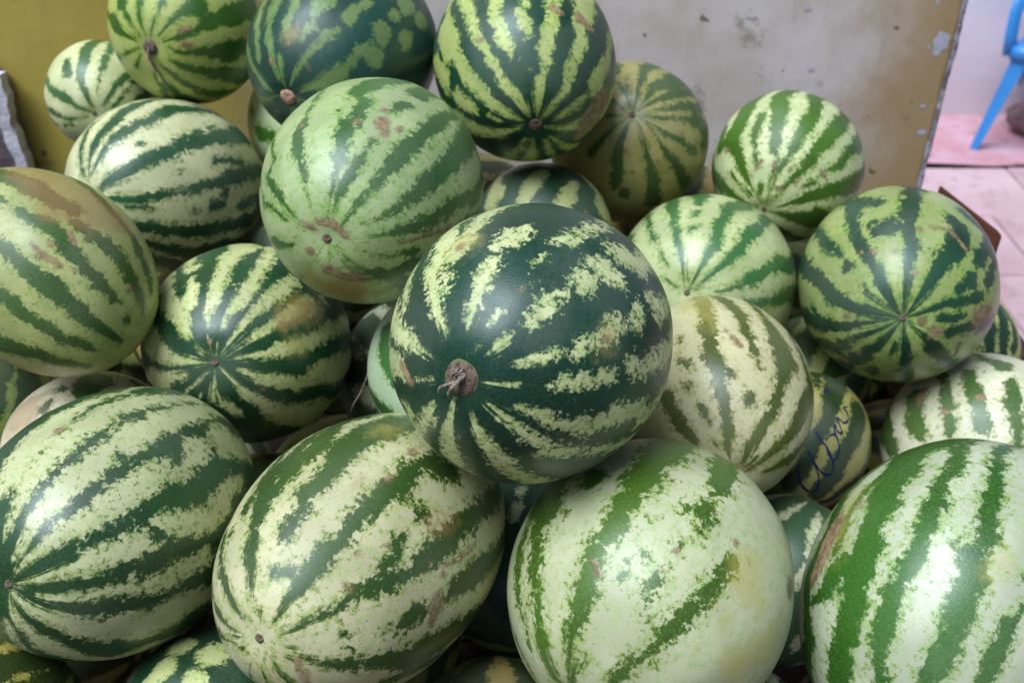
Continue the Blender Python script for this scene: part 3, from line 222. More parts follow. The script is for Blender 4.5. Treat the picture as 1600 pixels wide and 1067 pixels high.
 'P': {'pos':[0.3777,0.9863,0.9],'b':0.0842,'c':0.0964,'ax':[0.4314,0.8362,0.3386],'base':'p','m':[[(99,-64,7.0),(108,-46,6.8),(105,-23,6.7),(109,-4,6.8),(108,13,8.9),(107,48,12.4)],[(147,-54,9.1),(140,-36,10.4),(135,-21,8.4),(138,0,9.0),(137,20,11.2)],[(173,-65,2.7),(174,-49,4.3),(168,-33,4.7),(176,-17,5.2),(171,-3,5.6),(167,13,4.2)],[(208,-42,7.8)],[(92,21,2.3),(80,50,8.0)],[(7,18,13.2),(5,30,13.9),(10,42,11.1),(10,54,10.7),(9,66,9.1),(9,78,4.2)],[(37,66,7.6),(41,78,4.4)],[(140,66,8.7),(138,78,5.6)],[(202,-18,9.4),(201,-6,10.7),(202,6,12.2),(204,18,9.7),(201,30,10.8),(201,42,10.0),(203,54,8.5),(209,66,6.7),(205,78,4.8)],[(231,-54,8.1),(237,-42,12.0),(237,-30,10.4),(235,-18,14.0),(229,-6,13.4),(234,6,11.6),(237,18,12.6),(240,30,10.4),(238,42,12.6),(235,54,6.8),(235,66,9.0),(237,78,6.0)],[(270,-54,9.1),(272,-42,11.0),(262,-30,12.1),(269,-18,9.3),(268,-6,10.8),(267,6,10.4),(268,18,11.5),(267,30,11.2),(267,42,11.3),(265,54,9.2),(267,66,7.1),(270,78,5.9)],[(304,-54,9.0),(301,-42,12.1),(306,-30,12.1),(305,-18,10.5),(296,-6,11.2),(302,6,10.7),(302,18,13.0),(303,30,9.4),(304,42,11.8),(300,54,8.7),(304,66,8.5),(297,78,5.6)],[(336,-42,10.2),(331,-30,11.6),(331,-18,14.4),(336,-6,9.5),(332,6,15.2),(336,18,8.9),(334,30,11.7),(335,42,10.5),(333,54,6.6),(330,66,6.3),(337,78,5.1)]]},
 'Q': {'pos':[0.6162,0.9926,0.8875],'b':0.1249,'c':0.1239,'ax':[0.0942,-0.7184,-0.6892],'base':'p','m':[[(203,-75,2.2),(204,-59,4.4),(207,-43,6.1),(204,-29,7.6),(187,-15,9.5),(178,-4,7.4)],[(161,-34,6.8),(158,-21,6.9),(154,-9,5.2)],[(141,-48,2.9),(137,-30,4.4),(135,-17,3.7),(135,-6,2.5)],[(120,-47,4.2),(120,-34,5.0),(118,-21,4.6),(117,-7,4.5)],[(94,-33,4.6),(99,-18,5.2),(100,-5,4.2),(103,5,3.3)],[(99,-73,2.0),(101,-59,3.8),(90,-49,5.7)],[(10,-78,4.7),(10,-66,7.7),(17,-54,6.6),(15,-42,8.7),(17,-30,12.1),(17,-18,14.4),(14,-6,11.1),(10,6,10.4),(14,18,14.7),(13,30,10.5),(16,42,7.9),(16,54,11.1),(13,66,8.1)],[(243,-78,4.7),(244,-66,5.8),(243,-54,10.3),(242,-42,10.3),(241,-30,12.8),(248,-18,9.4),(247,-6,12.8),(242,6,11.5),(245,18,10.6),(239,30,9.2),(241,42,8.8),(243,54,10.7),(240,66,6.0),(240,78,6.1)],[(275,-78,5.7),(274,-66,6.8),(279,-54,10.3),(271,-42,10.4),(273,-30,10.2),(278,-18,10.9),(278,-6,13.6),(280,6,13.8),(275,18,9.7),(274,30,10.5),(279,42,8.7),(278,54,10.5),(274,66,5.8),(281,78,6.4)],[(309,-78,5.7),(311,-66,7.7),(309,-54,11.0),(308,-42,12.2),(310,-30,9.4),(309,-18,10.9),(309,-6,14.1),(308,6,9.4),(309,18,12.5),(310,30,9.1),(302,42,12.4),(310,54,8.6),(304,66,7.5),(311,78,4.7)],[(340,-78,4.1),(344,-66,5.4),(341,-54,9.2),(345,-42,8.1),(341,-30,11.2),(339,-18,11.7),(339,-6,11.1),(342,6,9.2),(343,18,14.5),(339,30,11.6),(347,42,8.7),(340,54,8.6),(341,66,8.5),(338,78,4.3)]],'S':[[(156,-35,3.9),(156,-29,2.1)],[(137,-20,2.2)],[(116,-26,2.2)]]},
 'R': {'pos':[0.6507,1.2141,0.8864],'b':0.0981,'c':0.1072,'ax':[0.0985,-0.4863,-0.8682],'base':'p','m':[[(81,-25,5.9),(85,-13,6.5),(89,-3,5.4)],[(57,-66,2.3),(60,-50,3.6),(57,-36,5.1),(65,-23,6.6),(72,-8,6.1),(75,2,4.7)],[(56,-72,2.0),(53,-56,2.0),(51,-40,3.3),(50,-24,3.2),(53,-10,4.1),(61,-1,5.1)],[(97,-8,3.1)],[(1,-66,5.6),(2,-54,8.2),(1,-42,12.2),(3,-30,12.1),(4,-18,11.4),(2,-6,10.7),(2,6,9.4),(1,18,9.0),(3,30,12.5),(358,42,10.2),(3,54,7.3),(4,66,5.8),(3,78,6.3)],[(32,54,10.9),(34,66,7.4),(35,78,5.6)],[(232,-54,10.2),(232,-42,10.4),(229,-30,10.6),(232,-18,12.7),(237,-6,14.9),(230,6,15.5),(229,18,10.5),(232,30,8.7),(232,42,8.1),(234,54,9.7),(233,66,6.8),(234,78,4.9)],[(263,-66,5.4),(266,-54,9.2),(266,-42,12.0),(267,-30,10.4),(267,-18,10.6),(262,-6,10.9),(262,6,12.8),(263,18,14.1),(267,30,12.5),(265,42,11.8),(260,54,9.1),(263,66,6.1),(260,78,4.4)],[(302,-78,4.8),(298,-66,6.3),(294,-54,8.5),(298,-42,11.2),(303,-30,11.5),(298,-18,11.8),(293,-6,11.0),(296,6,11.9),(298,18,8.9),(301,30,10.3),(299,42,9.7),(298,54,7.4),(294,66,7.5),(298,78,4.2)],[(333,-78,5.5),(327,-66,5.9),(327,-54,9.7),(327,-42,8.7),(330,-30,10.0),(329,-18,11.1),(334,-6,9.2),(333,6,9.3),(331,18,10.1),(330,30,13.3),(326,42,12.5),(329,54,6.6),(329,66,8.8),(334,78,6.5)]]},
 'S': {'pos':[-0.3734,0.6844,1.0641],'b':0.1225,'c':0.1643,'ax':[-0.2183,-0.8864,0.4082],'base':'d','m':[[(92,-78,2.0),(95,-62,2.0),(95,-46,2.0),(97,-30,2.4),(94,-14,2.6),(93,0,2.4),(99,8,4.9),(103,19,7.3),(104,30,9.5),(106,39,8.9),(108,47,7.1),(112,52,4.4)],[(71,-72,2.0),(80,-56,2.2),(79,-40,4.0),(72,-24,4.7),(76,-10,4.4),(81,3,6.8),(85,13,6.0),(87,23,7.3),(88,32,6.4),(91,41,6.7),(93,49,6.9),(92,58,3.8),(95,66,2.5),(97,71,1.0)],[(65,-76,2.0),(63,-60,2.4),(61,-44,3.8),(63,-30,4.9),(64,-7,6.8),(65,6,7.4),(67,17,7.0),(66,27,7.0),(68,36,6.2),(70,44,6.5),(71,53,5.7),(73,62,3.1),(70,70,2.2),(74,78,0.9)],[(37,-65,3.3),(44,-49,5.3),(34,-33,7.4),(38,-19,7.3),(44,-14,10.9)],[(46,4,6.3),(42,12,3.9),(40,18,2.9),(46,24,6.3),(46,33,5.5),(46,40,5.9),(46,49,5.3),(49,59,4.7),(51,67,3.1),(55,75,1.6),(59,84,0.5)],[(24,-9,3.1),(25,1,4.8),(20,8,6.4),(16,13,4.4),(20,21,5.6),(23,29,5.6),(22,37,5.0),(21,47,4.9),(22,54,5.3),(21,63,3.7),(22,73,2.6),(16,83,1.1),(22,89,0.3)],[(0,19,5.2),(0,29,4.8),(356,38,4.6),(359,48,3.6),(357,56,2.6),(355,65,1.7),(352,76,0.9)],[(337,-80,2.0),(342,-64,2.5),(341,-48,3.6),(342,-32,5.0),(339,-16,5.5),(340,0,6.3),(339,14,6.1),(338,25,8.8),(332,34,10.4),(330,46,8.6),(326,57,6.9),(327,67,4.8),(321,76,3.3),(311,84,1.3),(297,88,0.4)],[(313,-69,2.1),(309,-53,3.8),(312,-37,4.1),(316,-21,5.6),(311,-5,6.2),(310,11,5.0),(309,25,4.9),(295,30,4.9),(292,44,6.1),(290,56,7.3),(287,66,4.4),(281,76,2.4),(277,85,0.7)],[(263,-65,2.0),(269,-49,2.0),(267,-33,2.0),(266,-17,2.0),(269,-1,2.0),(269,15,2.0),(266,31,2.0),(267,45,0.9),(262,54,2.9),(263,72,2.5)],[(15,-78,6.2),(9,-66,7.2),(11,-54,10.4)],[(139,-78,5.5),(146,-66,6.3),(146,-54,11.1),(142,-42,9.2),(140,-30,13.3),(140,-18,10.2),(146,-6,9.6),(141,6,12.8),(144,18,11.4)],[(179,-78,4.4),(173,-66,8.4),(177,-54,11.1),(177,-42,12.8),(175,-30,8.3),(180,-18,10.8),(174,-6,9.5),(177,6,15.0),(176,18,10.4),(180,30,13.1),(173,42,8.2)],[(209,-78,5.3),(209,-66,5.7),(208,-54,8.2),(209,-42,8.3),(210,-30,10.2),(208,-18,14.0),(206,-6,14.5),(208,6,10.9),(206,18,10.4),(205,30,12.9),(208,42,8.5),(210,54,10.1)],[(244,-78,5.2),(243,-66,8.5),(242,-54,10.1),(243,-42,7.7),(243,-30,12.3),(244,-18,12.1),(239,-6,9.9),(242,6,11.3),(241,18,10.4),(240,30,10.9),(241,42,8.9)]],'X':[[(21,35,2.8)],[(58,42,2.2),(58,48,1.3)],[(61,30,1.6)]],'S':[[(97,28,1.8)]]},
 'T': {'pos':[-0.1335,0.6537,1.0584],'b':0.1165,'c':0.174,'ax':[-0.376,-0.8702,0.3184],'base':'p','m':[[(101,-71,2.0),(105,-55,2.0),(104,-39,2.0),(104,-23,2.1),(104,-9,2.6),(117,-5,4.8),(121,5,5.5),(119,18,6.6),(126,24,8.8),(121,36,6.1),(120,44,5.2),(119,52,4.3),(115,62,3.7),(109,71,2.2),(95,80,1.2)],[(115,-66,2.9),(114,-50,3.9),(110,-34,5.8),(110,-18,5.4),(114,-2,6.1),(110,14,7.7),(113,28,6.2),(117,36,5.8)],[(126,-77,2.0),(125,-61,2.1),(132,-45,3.3),(132,-29,2.8),(128,-13,3.4),(133,3,4.5),(131,19,3.8),(130,33,3.3),(133,38,4.8)],[(144,45,3.3)],[(152,-78,2.0),(156,-62,2.2),(154,-46,3.2),(156,-30,4.7),(156,-14,4.6),(155,2,5.1),(157,18,5.6),(153,34,4.0),(156,48,3.3),(153,61,3.9),(147,72,2.2),(130,82,1.0)],[(181,-73,2.0),(178,-57,2.0),(173,-41,2.6),(179,-25,3.0),(174,-9,4.3),(176,7,3.8),(179,23,2.8),(176,39,2.6),(178,53,2.2),(182,67,3.3),(185,80,1.4)],[(93,-71,3.6),(89,-55,6.1),(89,-39,7.8),(82,-23,10.6),(88,-9,9.9),(92,4,9.5),(94,13,9.3),(91,22,6.3),(93,30,6.2),(95,36,5.2),(93,43,4.9),(94,50,4.8),(96,54,1.4)],[(53,-2,5.5),(62,1,6.1),(66,9,5.8),(63,18,6.5),(66,25,5.4),(66,33,6.3),(64,41,4.6),(65,49,5.1),(65,56,5.0),(63,63,4.5),(63,70,3.0),(60,78,1.2)],[(76,61,3.5),(91,63,2.6)],[(48,18,3.8)],[(27,-78,2.0),(33,-62,3.1),(36,-46,5.2),(29,-30,5.1),(30,-16,6.1),(33,4,6.2),(32,13,7.2),(31,23,6.8),(29,32,4.8),(32,41,5.1),(34,50,3.5),(33,57,3.5),(33,65,3.0),(33,71,2.0),(32,79,0.8)],[(46,30,3.0),(40,34,3.0),(37,40,3.6)],[(10,-71,2.2),(9,-55,3.6),(8,-39,4.3),(6,-23,5.6),(7,-9,6.6),(10,5,7.6),(11,16,5.5),(8,21,3.1)],[(9,32,4.7),(6,38,4.6),(7,43,1.8)],[(333,-70,2.7),(339,-54,3.9),(337,-38,5.7),(338,-22,5.8),(339,-8,6.6),(345,9,7.7),(345,19,9.9),(343,30,9.9),(347,41,5.7),(348,50,4.3),(348,59,3.7),(350,67,2.4),(6,77,1.1)],[(332,-66,2.6),(334,-50,4.3),(339,-34,5.8),(328,-18,6.5),(331,-2,6.1),(329,14,5.0),(332,28,5.5),(329,37,3.3)],[(12,58,2.1)],[(355,52,1.1),(2,57,1.6)],[(336,70,1.3),(346,76,1.8)],[(311,-68,2.1),(309,-52,3.1),(312,-36,3.1),(307,-20,5.0),(305,-4,4.9),(310,12,5.1),(307,28,4.6),(309,44,3.6),(311,60,2.3),(309,74,1.4),(342,84,0.6)],[(282,-69,2.2),(275,-53,3.8),(279,-37,4.0),(281,-21,6.0),(279,-5,5.0),(282,11,5.3),(278,27,5.5),(275,43,4.2),(280,59,3.0),(279,73,1.6),(302,84,0.6)],[(201,-67,2.1),(208,-51,3.0),(206,-35,4.1),(200,-19,6.3),(205,-3,6.3),(207,13,4.8),(212,29,4.6),(202,45,4.8),(206,61,3.2),(207,75,1.8),(225,80,2.3)],[(257,-68,2.0),(246,-52,2.0),(252,-36,2.0),(259,-20,2.5),(257,-4,2.5),(254,12,2.2),(257,28,2.4),(247,44,2.0),(253,60,2.0),(254,74,0.7),(280,85,0.4)],[(200,-79,2.0),(202,-63,2.1),(196,-47,3.2),(204,-31,4.8),(207,-15,4.2),(199,1,4.6),(203,17,3.8),(196,33,3.7),(199,49,2.6),(202,63,2.2),(197,81,0.9)],[(87,-15,6.6)]],'S':[[(6,25,2.7),(13,24,1.1),(0,27,1.3)],[(38,51,0.7),(43,52,0.3)],[(20,21,0.9)],[(6,18,0.7)],[(22,4,0.6),(21,12,0.5),(23,19,0.4)],[(69,18,1.3)],[(71,3,2.0)],[(46,34,0.6)],[(52,43,0.6)],[(28,24,0.5)],[(346,73,0.9),(322,65,0.8)]],'Y':[[(88,-3,5.0)]],'N':[[(77,24,2.1)],[(39,13,1.5)]]},
 'U': {'pos':[0.1267,0.6273,1.0372],'b':0.1297,'c':0.1381,'ax':[-0.5684,-0.8174,-0.0938],'base':'p','m':[[(99,-72,3.8),(100,-56,7.6),(102,-40,10.3),(100,-26,10.7),(98,-13,7.6),(97,-2,7.6),(97,5,5.9),(96,14,5.6),(95,20,5.6),(98,27,4.7),(98,33,5.1),(97,39,4.6),(95,45,5.0),(96,52,4.1),(97,59,3.4),(95,67,2.3),(89,80,2.6)],[(134,-70,2.7),(133,-54,4.2),(139,-38,7.5),(132,-22,8.3),(134,-6,6.7),(136,8,8.1),(134,17,9.0),(135,24,5.4),(132,34,4.5),(131,42,4.2),(130,51,3.6),(131,59,3.2),(132,67,3.8),(135,76,3.3),(146,82,2.7)],[(154,-66,2.0),(152,-50,2.3),(156,-34,3.6),(150,-18,4.2),(155,-2,4.3),(147,14,4.3),(150,30,3.6),(154,44,2.7),(152,48,1.8)],[(148,-66,2.0),(151,-50,3.2),(149,-34,3.1),(152,-18,3.8),(152,-2,4.3),(145,14,4.3),(149,30,3.0),(152,46,3.2),(149,60,2.1),(158,67,1.8)],[(179,-74,2.0),(178,-58,2.0),(183,-42,2.0),(187,-26,2.0),(180,-10,2.1),(179,6,2.7),(183,22,2.3),(179,38,2.0),(180,52,1.4),(184,62,1.8),(202,69,1.8)],[(114,-1,3.4),(117,1,7.1)],[(78,-78,2.1),(77,-62,3.5),(76,-46,5.9),(73,-32,7.4),(70,-20,5.3),(72,-11,2.1),(70,-3,4.5),(66,5,2.6)],[(76,0,1.9)],[(71,29,3.6),(71,33,2.8)],[(66,39,1.6)],[(60,40,1.4)],[(69,22,1.0)],[(51,7,3.1),(51,15,3.4),(52,25,3.8),(52,34,3.7),(51,42,3.3),(52,50,3.3),(51,58,3.3),(48,66,2.5)],[(79,66,1.3),(80,74,1.0)],[(83,34,1.1)],[(88,-2,1.6)],[(87,-8,1.1)],[(71,15,1.7)],[(83,28,0.8)],[(80,24,0.7)],[(86,11,0.9)],[(120,19,1.4)],[(10,-78,4.8),(9,-66,8.1),(11,-54,10.2),(14,-42,11.4)],[(41,-78,6.1),(39,-66,7.9)],[(205,-78,5.0),(203,-66,6.1),(207,-54,10.9),(205,-42,9.8),(207,-30,13.2),(205,-18,13.6),(203,-6,11.6),(204,6,15.0),(210,18,11.4),(208,30,8.3),(208,42,11.8)],[(241,-78,5.5),(238,-66,6.4),(238,-54,8.8),(235,-42,10.8),(240,-30,8.7),(241,-18,9.4),(237,-6,15.4),(243,6,10.3),(236,18,12.6),(238,30,12.9),(238,42,8.7),(241,54,9.8)],[(274,-78,5.7),(269,-66,5.9),(273,-54,6.7),(278,-42,9.8),(269,-30,14.0),(273,-18,11.2),(270,-6,12.6),(273,6,13.0),(270,18,13.0),(273,30,11.5),(263,42,10.5),(269,54,9.5)],[(304,-78,5.8),(305,-66,5.9),(304,-54,9.4),(302,-42,9.6),(308,-30,13.7),(299,-18,14.9),(303,-6,14.8),(306,6,12.6),(303,18,13.9),(305,30,9.0),(304,42,10.3)],[(336,-78,5.8),(336,-66,8.4),(333,-54,8.1),(336,-42,11.5),(336,-30,12.0),(336,-18,12.0),(334,-6,9.6),(335,6,12.2)]],'S':[[(97,34,1.1),(93,37,0.9)],[(70,25,0.8)],[(19,-14,3.9)],[(70,16,0.8)],[(54,-2,0.8)]],'Y':[[(44,-1,6.3),(43,8,5.3),(35,6,5.0)],[(38,20,3.6)],[(19,21,9.3),(14,9,8.4)]]},
 'V': {'pos':[0.417,0.6391,1.0051],'b':0.1322,'c':0.163,'ax':[-0.6071,-0.6502,-0.4569],'base':'p','m':[[(133,-76,2.3),(138,-60,5.6),(130,-44,8.8),(135,-30,9.2),(128,-20,8.8),(127,-10,8.0),(122,-3,8.2),(122,5,6.4),(119,13,8.9),(119,21,8.1),(115,29,6.9),(115,37,7.0),(117,46,6.8),(119,58,7.8)],[(128,18,5.3),(133,28,6.5),(142,32,3.9)],[(140,-64,2.0),(136,-48,3.1),(131,-32,3.1),(135,-16,3.4),(138,-2,3.9),(135,9,3.3),(135,15,4.3)],[(151,-72,2.1),(151,-56,4.3),(148,-40,5.4),(150,-24,5.3),(156,-8,5.7),(145,8,7.0),(156,24,6.6),(151,38,5.3),(150,48,6.6),(183,58,7.9)],[(116,-70,2.0),(120,-54,3.5),(117,-40,3.9),(107,-26,4.8),(108,-19,4.1),(104,-10,5.3),(103,-4,5.2),(100,4,4.5),(99,12,4.5),(101,21,5.1),(99,28,5.1),(99,36,4.6),(95,44,4.1),(90,49,3.6)],[(100,-78,2.0),(99,-62,3.1),(100,-48,4.0),(92,-32,4.4),(87,-23,4.8),(85,-14,5.2),(82,-7,4.7),(83,0,5.7),(80,6,6.1),(78,13,6.6),(75,20,6.0),(73,28,6.1),(72,37,5.6)],[(89,-1,2.1)],[(100,-10,3.5)],[(59,5,2.2),(60,13,4.9),(58,20,4.9),(54,28,4.4)],[(65,-2,1.5)],[(10,-78,6.8),(11,-66,8.7)],[(174,-78,6.0),(177,-66,8.7),(175,-54,11.1),(174,-42,7.7),(174,-30,9.3),(180,-18,12.0),(172,-6,11.8),(179,6,9.6)],[(212,-78,5.4),(210,-66,8.4),(208,-54,6.6),(209,-42,9.7),(210,-30,10.0),(209,-18,9.1),(205,-6,10.2),(207,6,13.4),(208,18,8.9),(207,30,10.0),(210,42,10.7),(209,54,10.4),(213,66,8.4)],[(241,-78,6.0),(241,-66,6.8),(245,-54,8.9),(244,-42,11.4),(239,-30,13.2),(243,-18,11.5),(239,-6,14.4),(243,6,13.4),(247,18,9.0),(241,30,12.0),(244,42,12.0),(243,54,7.6),(245,66,5.6)],[(273,-78,6.9),(275,-66,6.1),(276,-54,8.1),(274,-42,11.2),(273,-30,8.3),(275,-18,11.0),(276,-6,11.8),(276,6,12.1),(272,18,9.3),(275,30,10.6),(275,42,9.3),(278,54,10.4),(273,66,6.3),(274,78,4.8)],[(311,-78,5.3),(306,-66,8.8),(305,-54,9.7),(306,-42,10.8),(306,-30,10.1),(306,-18,9.1),(311,-6,13.1),(305,6,14.4),(304,18,13.2),(310,30,8.6),(308,42,7.9),(308,54,7.1),(308,66,9.2)],[(341,-78,5.8),(341,-66,9.1),(340,-54,9.7),(336,-42,9.1),(340,-30,8.5),(338,-18,13.5),(341,-6,14.9),(340,6,12.9),(343,18,10.2),(334,30,13.9),(338,42,11.7)]],'S':[[(143,6,4.8),(144,13,5.3),(145,21,4.8),(148,25,3.2)],[(134,-2,0.9)]],'Y':[[(142,-4,6.6),(138,10,6.3)],[(73,-2,1.4)]]},
 'W': {'pos':[-0.4997,0.8955,0.9778],'b':0.0826,'c':0.0963,'ax':[0.923,0.3493,0.1616],'base':'p','m':[[(102,13,4.2),(96,17,9.5),(85,24,12.8)],[(89,2,4.8)],[(73,55,8.7)],[(105,-12,4.7),(101,-7,2.9)],[(15,-78,4.7),(20,-66,9.0),(19,-54,8.2),(16,-42,9.2),(16,-30,14.1),(10,-18,14.1),(12,-6,15.3),(13,6,14.5),(11,18,13.6),(16,30,8.8),(13,42,12.2),(14,54,9.8),(16,66,5.6)],[(49,-78,6.0),(52,-66,8.6),(46,-54,9.4),(50,-42,11.5),(50,-30,12.6),(48,-18,12.7),(45,-6,15.0),(43,6,10.6),(42,18,12.5)],[(247,-78,6.5),(246,-66,5.6),(245,-54,9.8),(241,-42,7.8),(245,-30,13.8),(240,-18,10.1),(247,-6,13.4),(242,6,10.8),(246,18,11.3),(241,30,9.9)],[(271,-78,6.3),(279,-66,9.0),(278,-54,10.9),(278,-42,10.9),(274,-30,12.8),(276,-18,14.3),(280,-6,11.4),(274,6,15.0),(276,18,11.6),(277,30,9.0),(274,42,11.1),(277,54,9.4),(276,66,8.2)],[(309,-78,6.6),(312,-66,7.3),(311,-54,8.9),(307,-42,10.3),(307,-30,8.7),(309,-18,9.4),(311,-6,11.4),(310,6,15.5),(309,18,14.0),(309,30,13.2),(305,42,11.6),(309,54,8.7),(311,66,6.3)],[(340,-78,5.3),(350,-66,7.4),(337,-54,10.3),(341,-42,11.1),(341,-30,11.7),(343,-18,10.3),(338,-6,10.5),(341,6,9.5),(343,18,11.4),(342,30,9.9),(347,42,10.6),(343,54,9.2),(339,66,5.9)]],'N':[[(95,-29,16.5)]]},
 'X': {'pos':[-0.2681,0.5524,0.9022],'b':0.0996,'c':0.1137,'ax':[-0.571,0.1292,0.8107],'base':'d','m':[[(107,52,9.5)],[(79,75,9.6),(51,76,7.5)],[(81,54,6.8)],[(132,69,8.8)],[(7,-78,5.7),(11,-66,6.3)],[(107,-78,6.5),(107,-66,7.9)],[(139,-78,5.4),(142,-66,7.3),(139,-54,7.1),(138,-42,12.2),(136,-30,13.1)],[(176,-78,5.1),(175,-66,9.0),(175,-54,9.8),(172,-42,12.0),(169,-30,9.5),(172,-18,12.8),(170,-6,14.9),(171,6,14.3),(175,18,13.5),(170,30,9.2),(169,42,9.3)],[(205,-78,4.5),(200,-66,5.5),(206,-54,7.0),(202,-42,10.8),(208,-30,12.4),(201,-18,12.1),(201,-6,10.8),(203,6,14.2),(198,18,14.1),(201,30,13.4),(204,42,12.7),(206,54,10.7)],[(237,-78,5.3),(238,-66,9.0),(238,-54,9.5),(237,-42,11.0),(235,-30,12.2),(236,-18,11.3),(239,-6,11.0),(239,6,12.1),(239,18,14.7),(235,30,11.8),(240,42,12.5),(235,54,7.5),(237,66,6.5)],[(274,-78,5.0),(265,-66,5.5),(270,-54,6.6),(272,-42,9.4),(269,-30,11.7),(265,-18,13.7),(272,-6,14.9),(273,6,14.7),(274,18,13.2),(267,30,11.1),(266,42,11.4),(271,54,10.3)],[(307,-78,4.5),(302,-66,8.2),(305,-54,6.6),(301,-42,9.3),(304,-30,8.8),(304,-18,8.9),(302,-6,9.2),(307,6,13.9),(302,18,12.6),(307,30,9.4),(301,42,8.5)],[(332,-78,6.5),(331,-66,7.7),(338,-54,10.2),(336,-42,9.0),(334,-30,9.3)]]},
 'Y': {'pos':[-0.4712,0.5355,0.9425],'b':0.0895,'c':0.0841,'ax':[-0.687,-0.6971,-0.2053],'base':'p','m':[[(4,-80,3.2),(11,-64,5.5),(8,-48,6.5),(357,-32,8.7),(1,-16,9.6),(0,0,11.6),(7,16,12.5),(7,32,9.5),(10,48,8.2),(4,64,5.6),(5,80,5.1)],[(29,-80,3.8),(20,-64,5.3),(25,-48,8.6),(28,-32,9.0),(30,-16,12.3),(26,0,9.4),(27,16,10.2),(29,32,6.9),(30,48,7.5),(33,64,7.6),(23,80,4.7)],[(55,-80,3.1),(53,-64,4.7),(51,-48,10.2),(52,-32,7.8),(61,-16,12.3),(49,0,7.8),(49,16,8.8),(56,32,7.5),(60,48,8.0),(57,64,5.2),(52,80,4.4)],[(73,-80,3.4),(68,-64,5.9),(76,-48,9.8),(82,-32,9.0),(75,-16,11.1),(70,0,7.9),(83,16,8.3),(77,32,8.3),(74,48,8.4),(74,64,5.8),(87,80,3.8)],[(116,-80,5.0),(114,-64,5.4),(118,-48,5.9),(110,-32,7.0),(117,-16,10.2),(120,0,13.9),(111,16,7.7),(123,32,11.2),(115,48,6.1),(112,64,8.0),(117,80,3.2)],[(152,-80,4.2),(151,-64,6.4),(156,-48,8.3),(156,-32,11.8),(149,-16,12.1),(160,0,10.4),(152,16,9.1),(154,32,9.7),(147,48,9.1),(155,64,7.4),(148,80,4.4)],[(178,-80,4.7),(168,-64,8.0),(177,-48,9.8),(181,-32,9.5),(174,-16,10.5),(163,0,13.0),(172,16,10.7),(168,32,8.6),(168,48,10.5),(171,64,8.0),(179,80,4.5)],[(205,-80,3.1),(209,-64,5.1),(205,-48,6.6),(206,-32,12.4),(209,-16,7.8),(198,0,10.9),(210,16,8.5),(208,32,12.2),(202,48,10.2),(205,64,6.9),(200,80,4.4)],[(241,-80,2.8),(235,-64,4.5),(242,-48,8.8),(236,-32,9.2),(240,-16,13.3),(241,0,14.2),(242,16,11.3),(243,32,10.0),(246,48,10.3),(241,64,4.6),(248,80,4.6)],[(277,-80,3.3),(279,-64,5.5),(275,-48,10.1),(285,-32,11.2),(274,-16,9.4),(275,0,11.2),(271,16,13.1),(276,32,11.0),(276,48,7.1),(280,64,7.6),(277,80,4.4)],[(291,-80,5.0),(286,-64,7.2),(294,-48,6.8),(293,-32,8.4),(291,-16,11.7),(287,0,12.8),(300,16,10.0),(296,32,9.7),(300,48,6.2),(297,64,4.5),(290,80,3.7)],[(331,-80,3.3),(330,-64,7.4),(332,-48,9.1),(330,-32,11.7),(324,-16,8.7),(328,0,11.9),(335,16,10.5),(331,32,11.1),(326,48,6.1),(321,64,8.0),(331,80,4.3)]]},
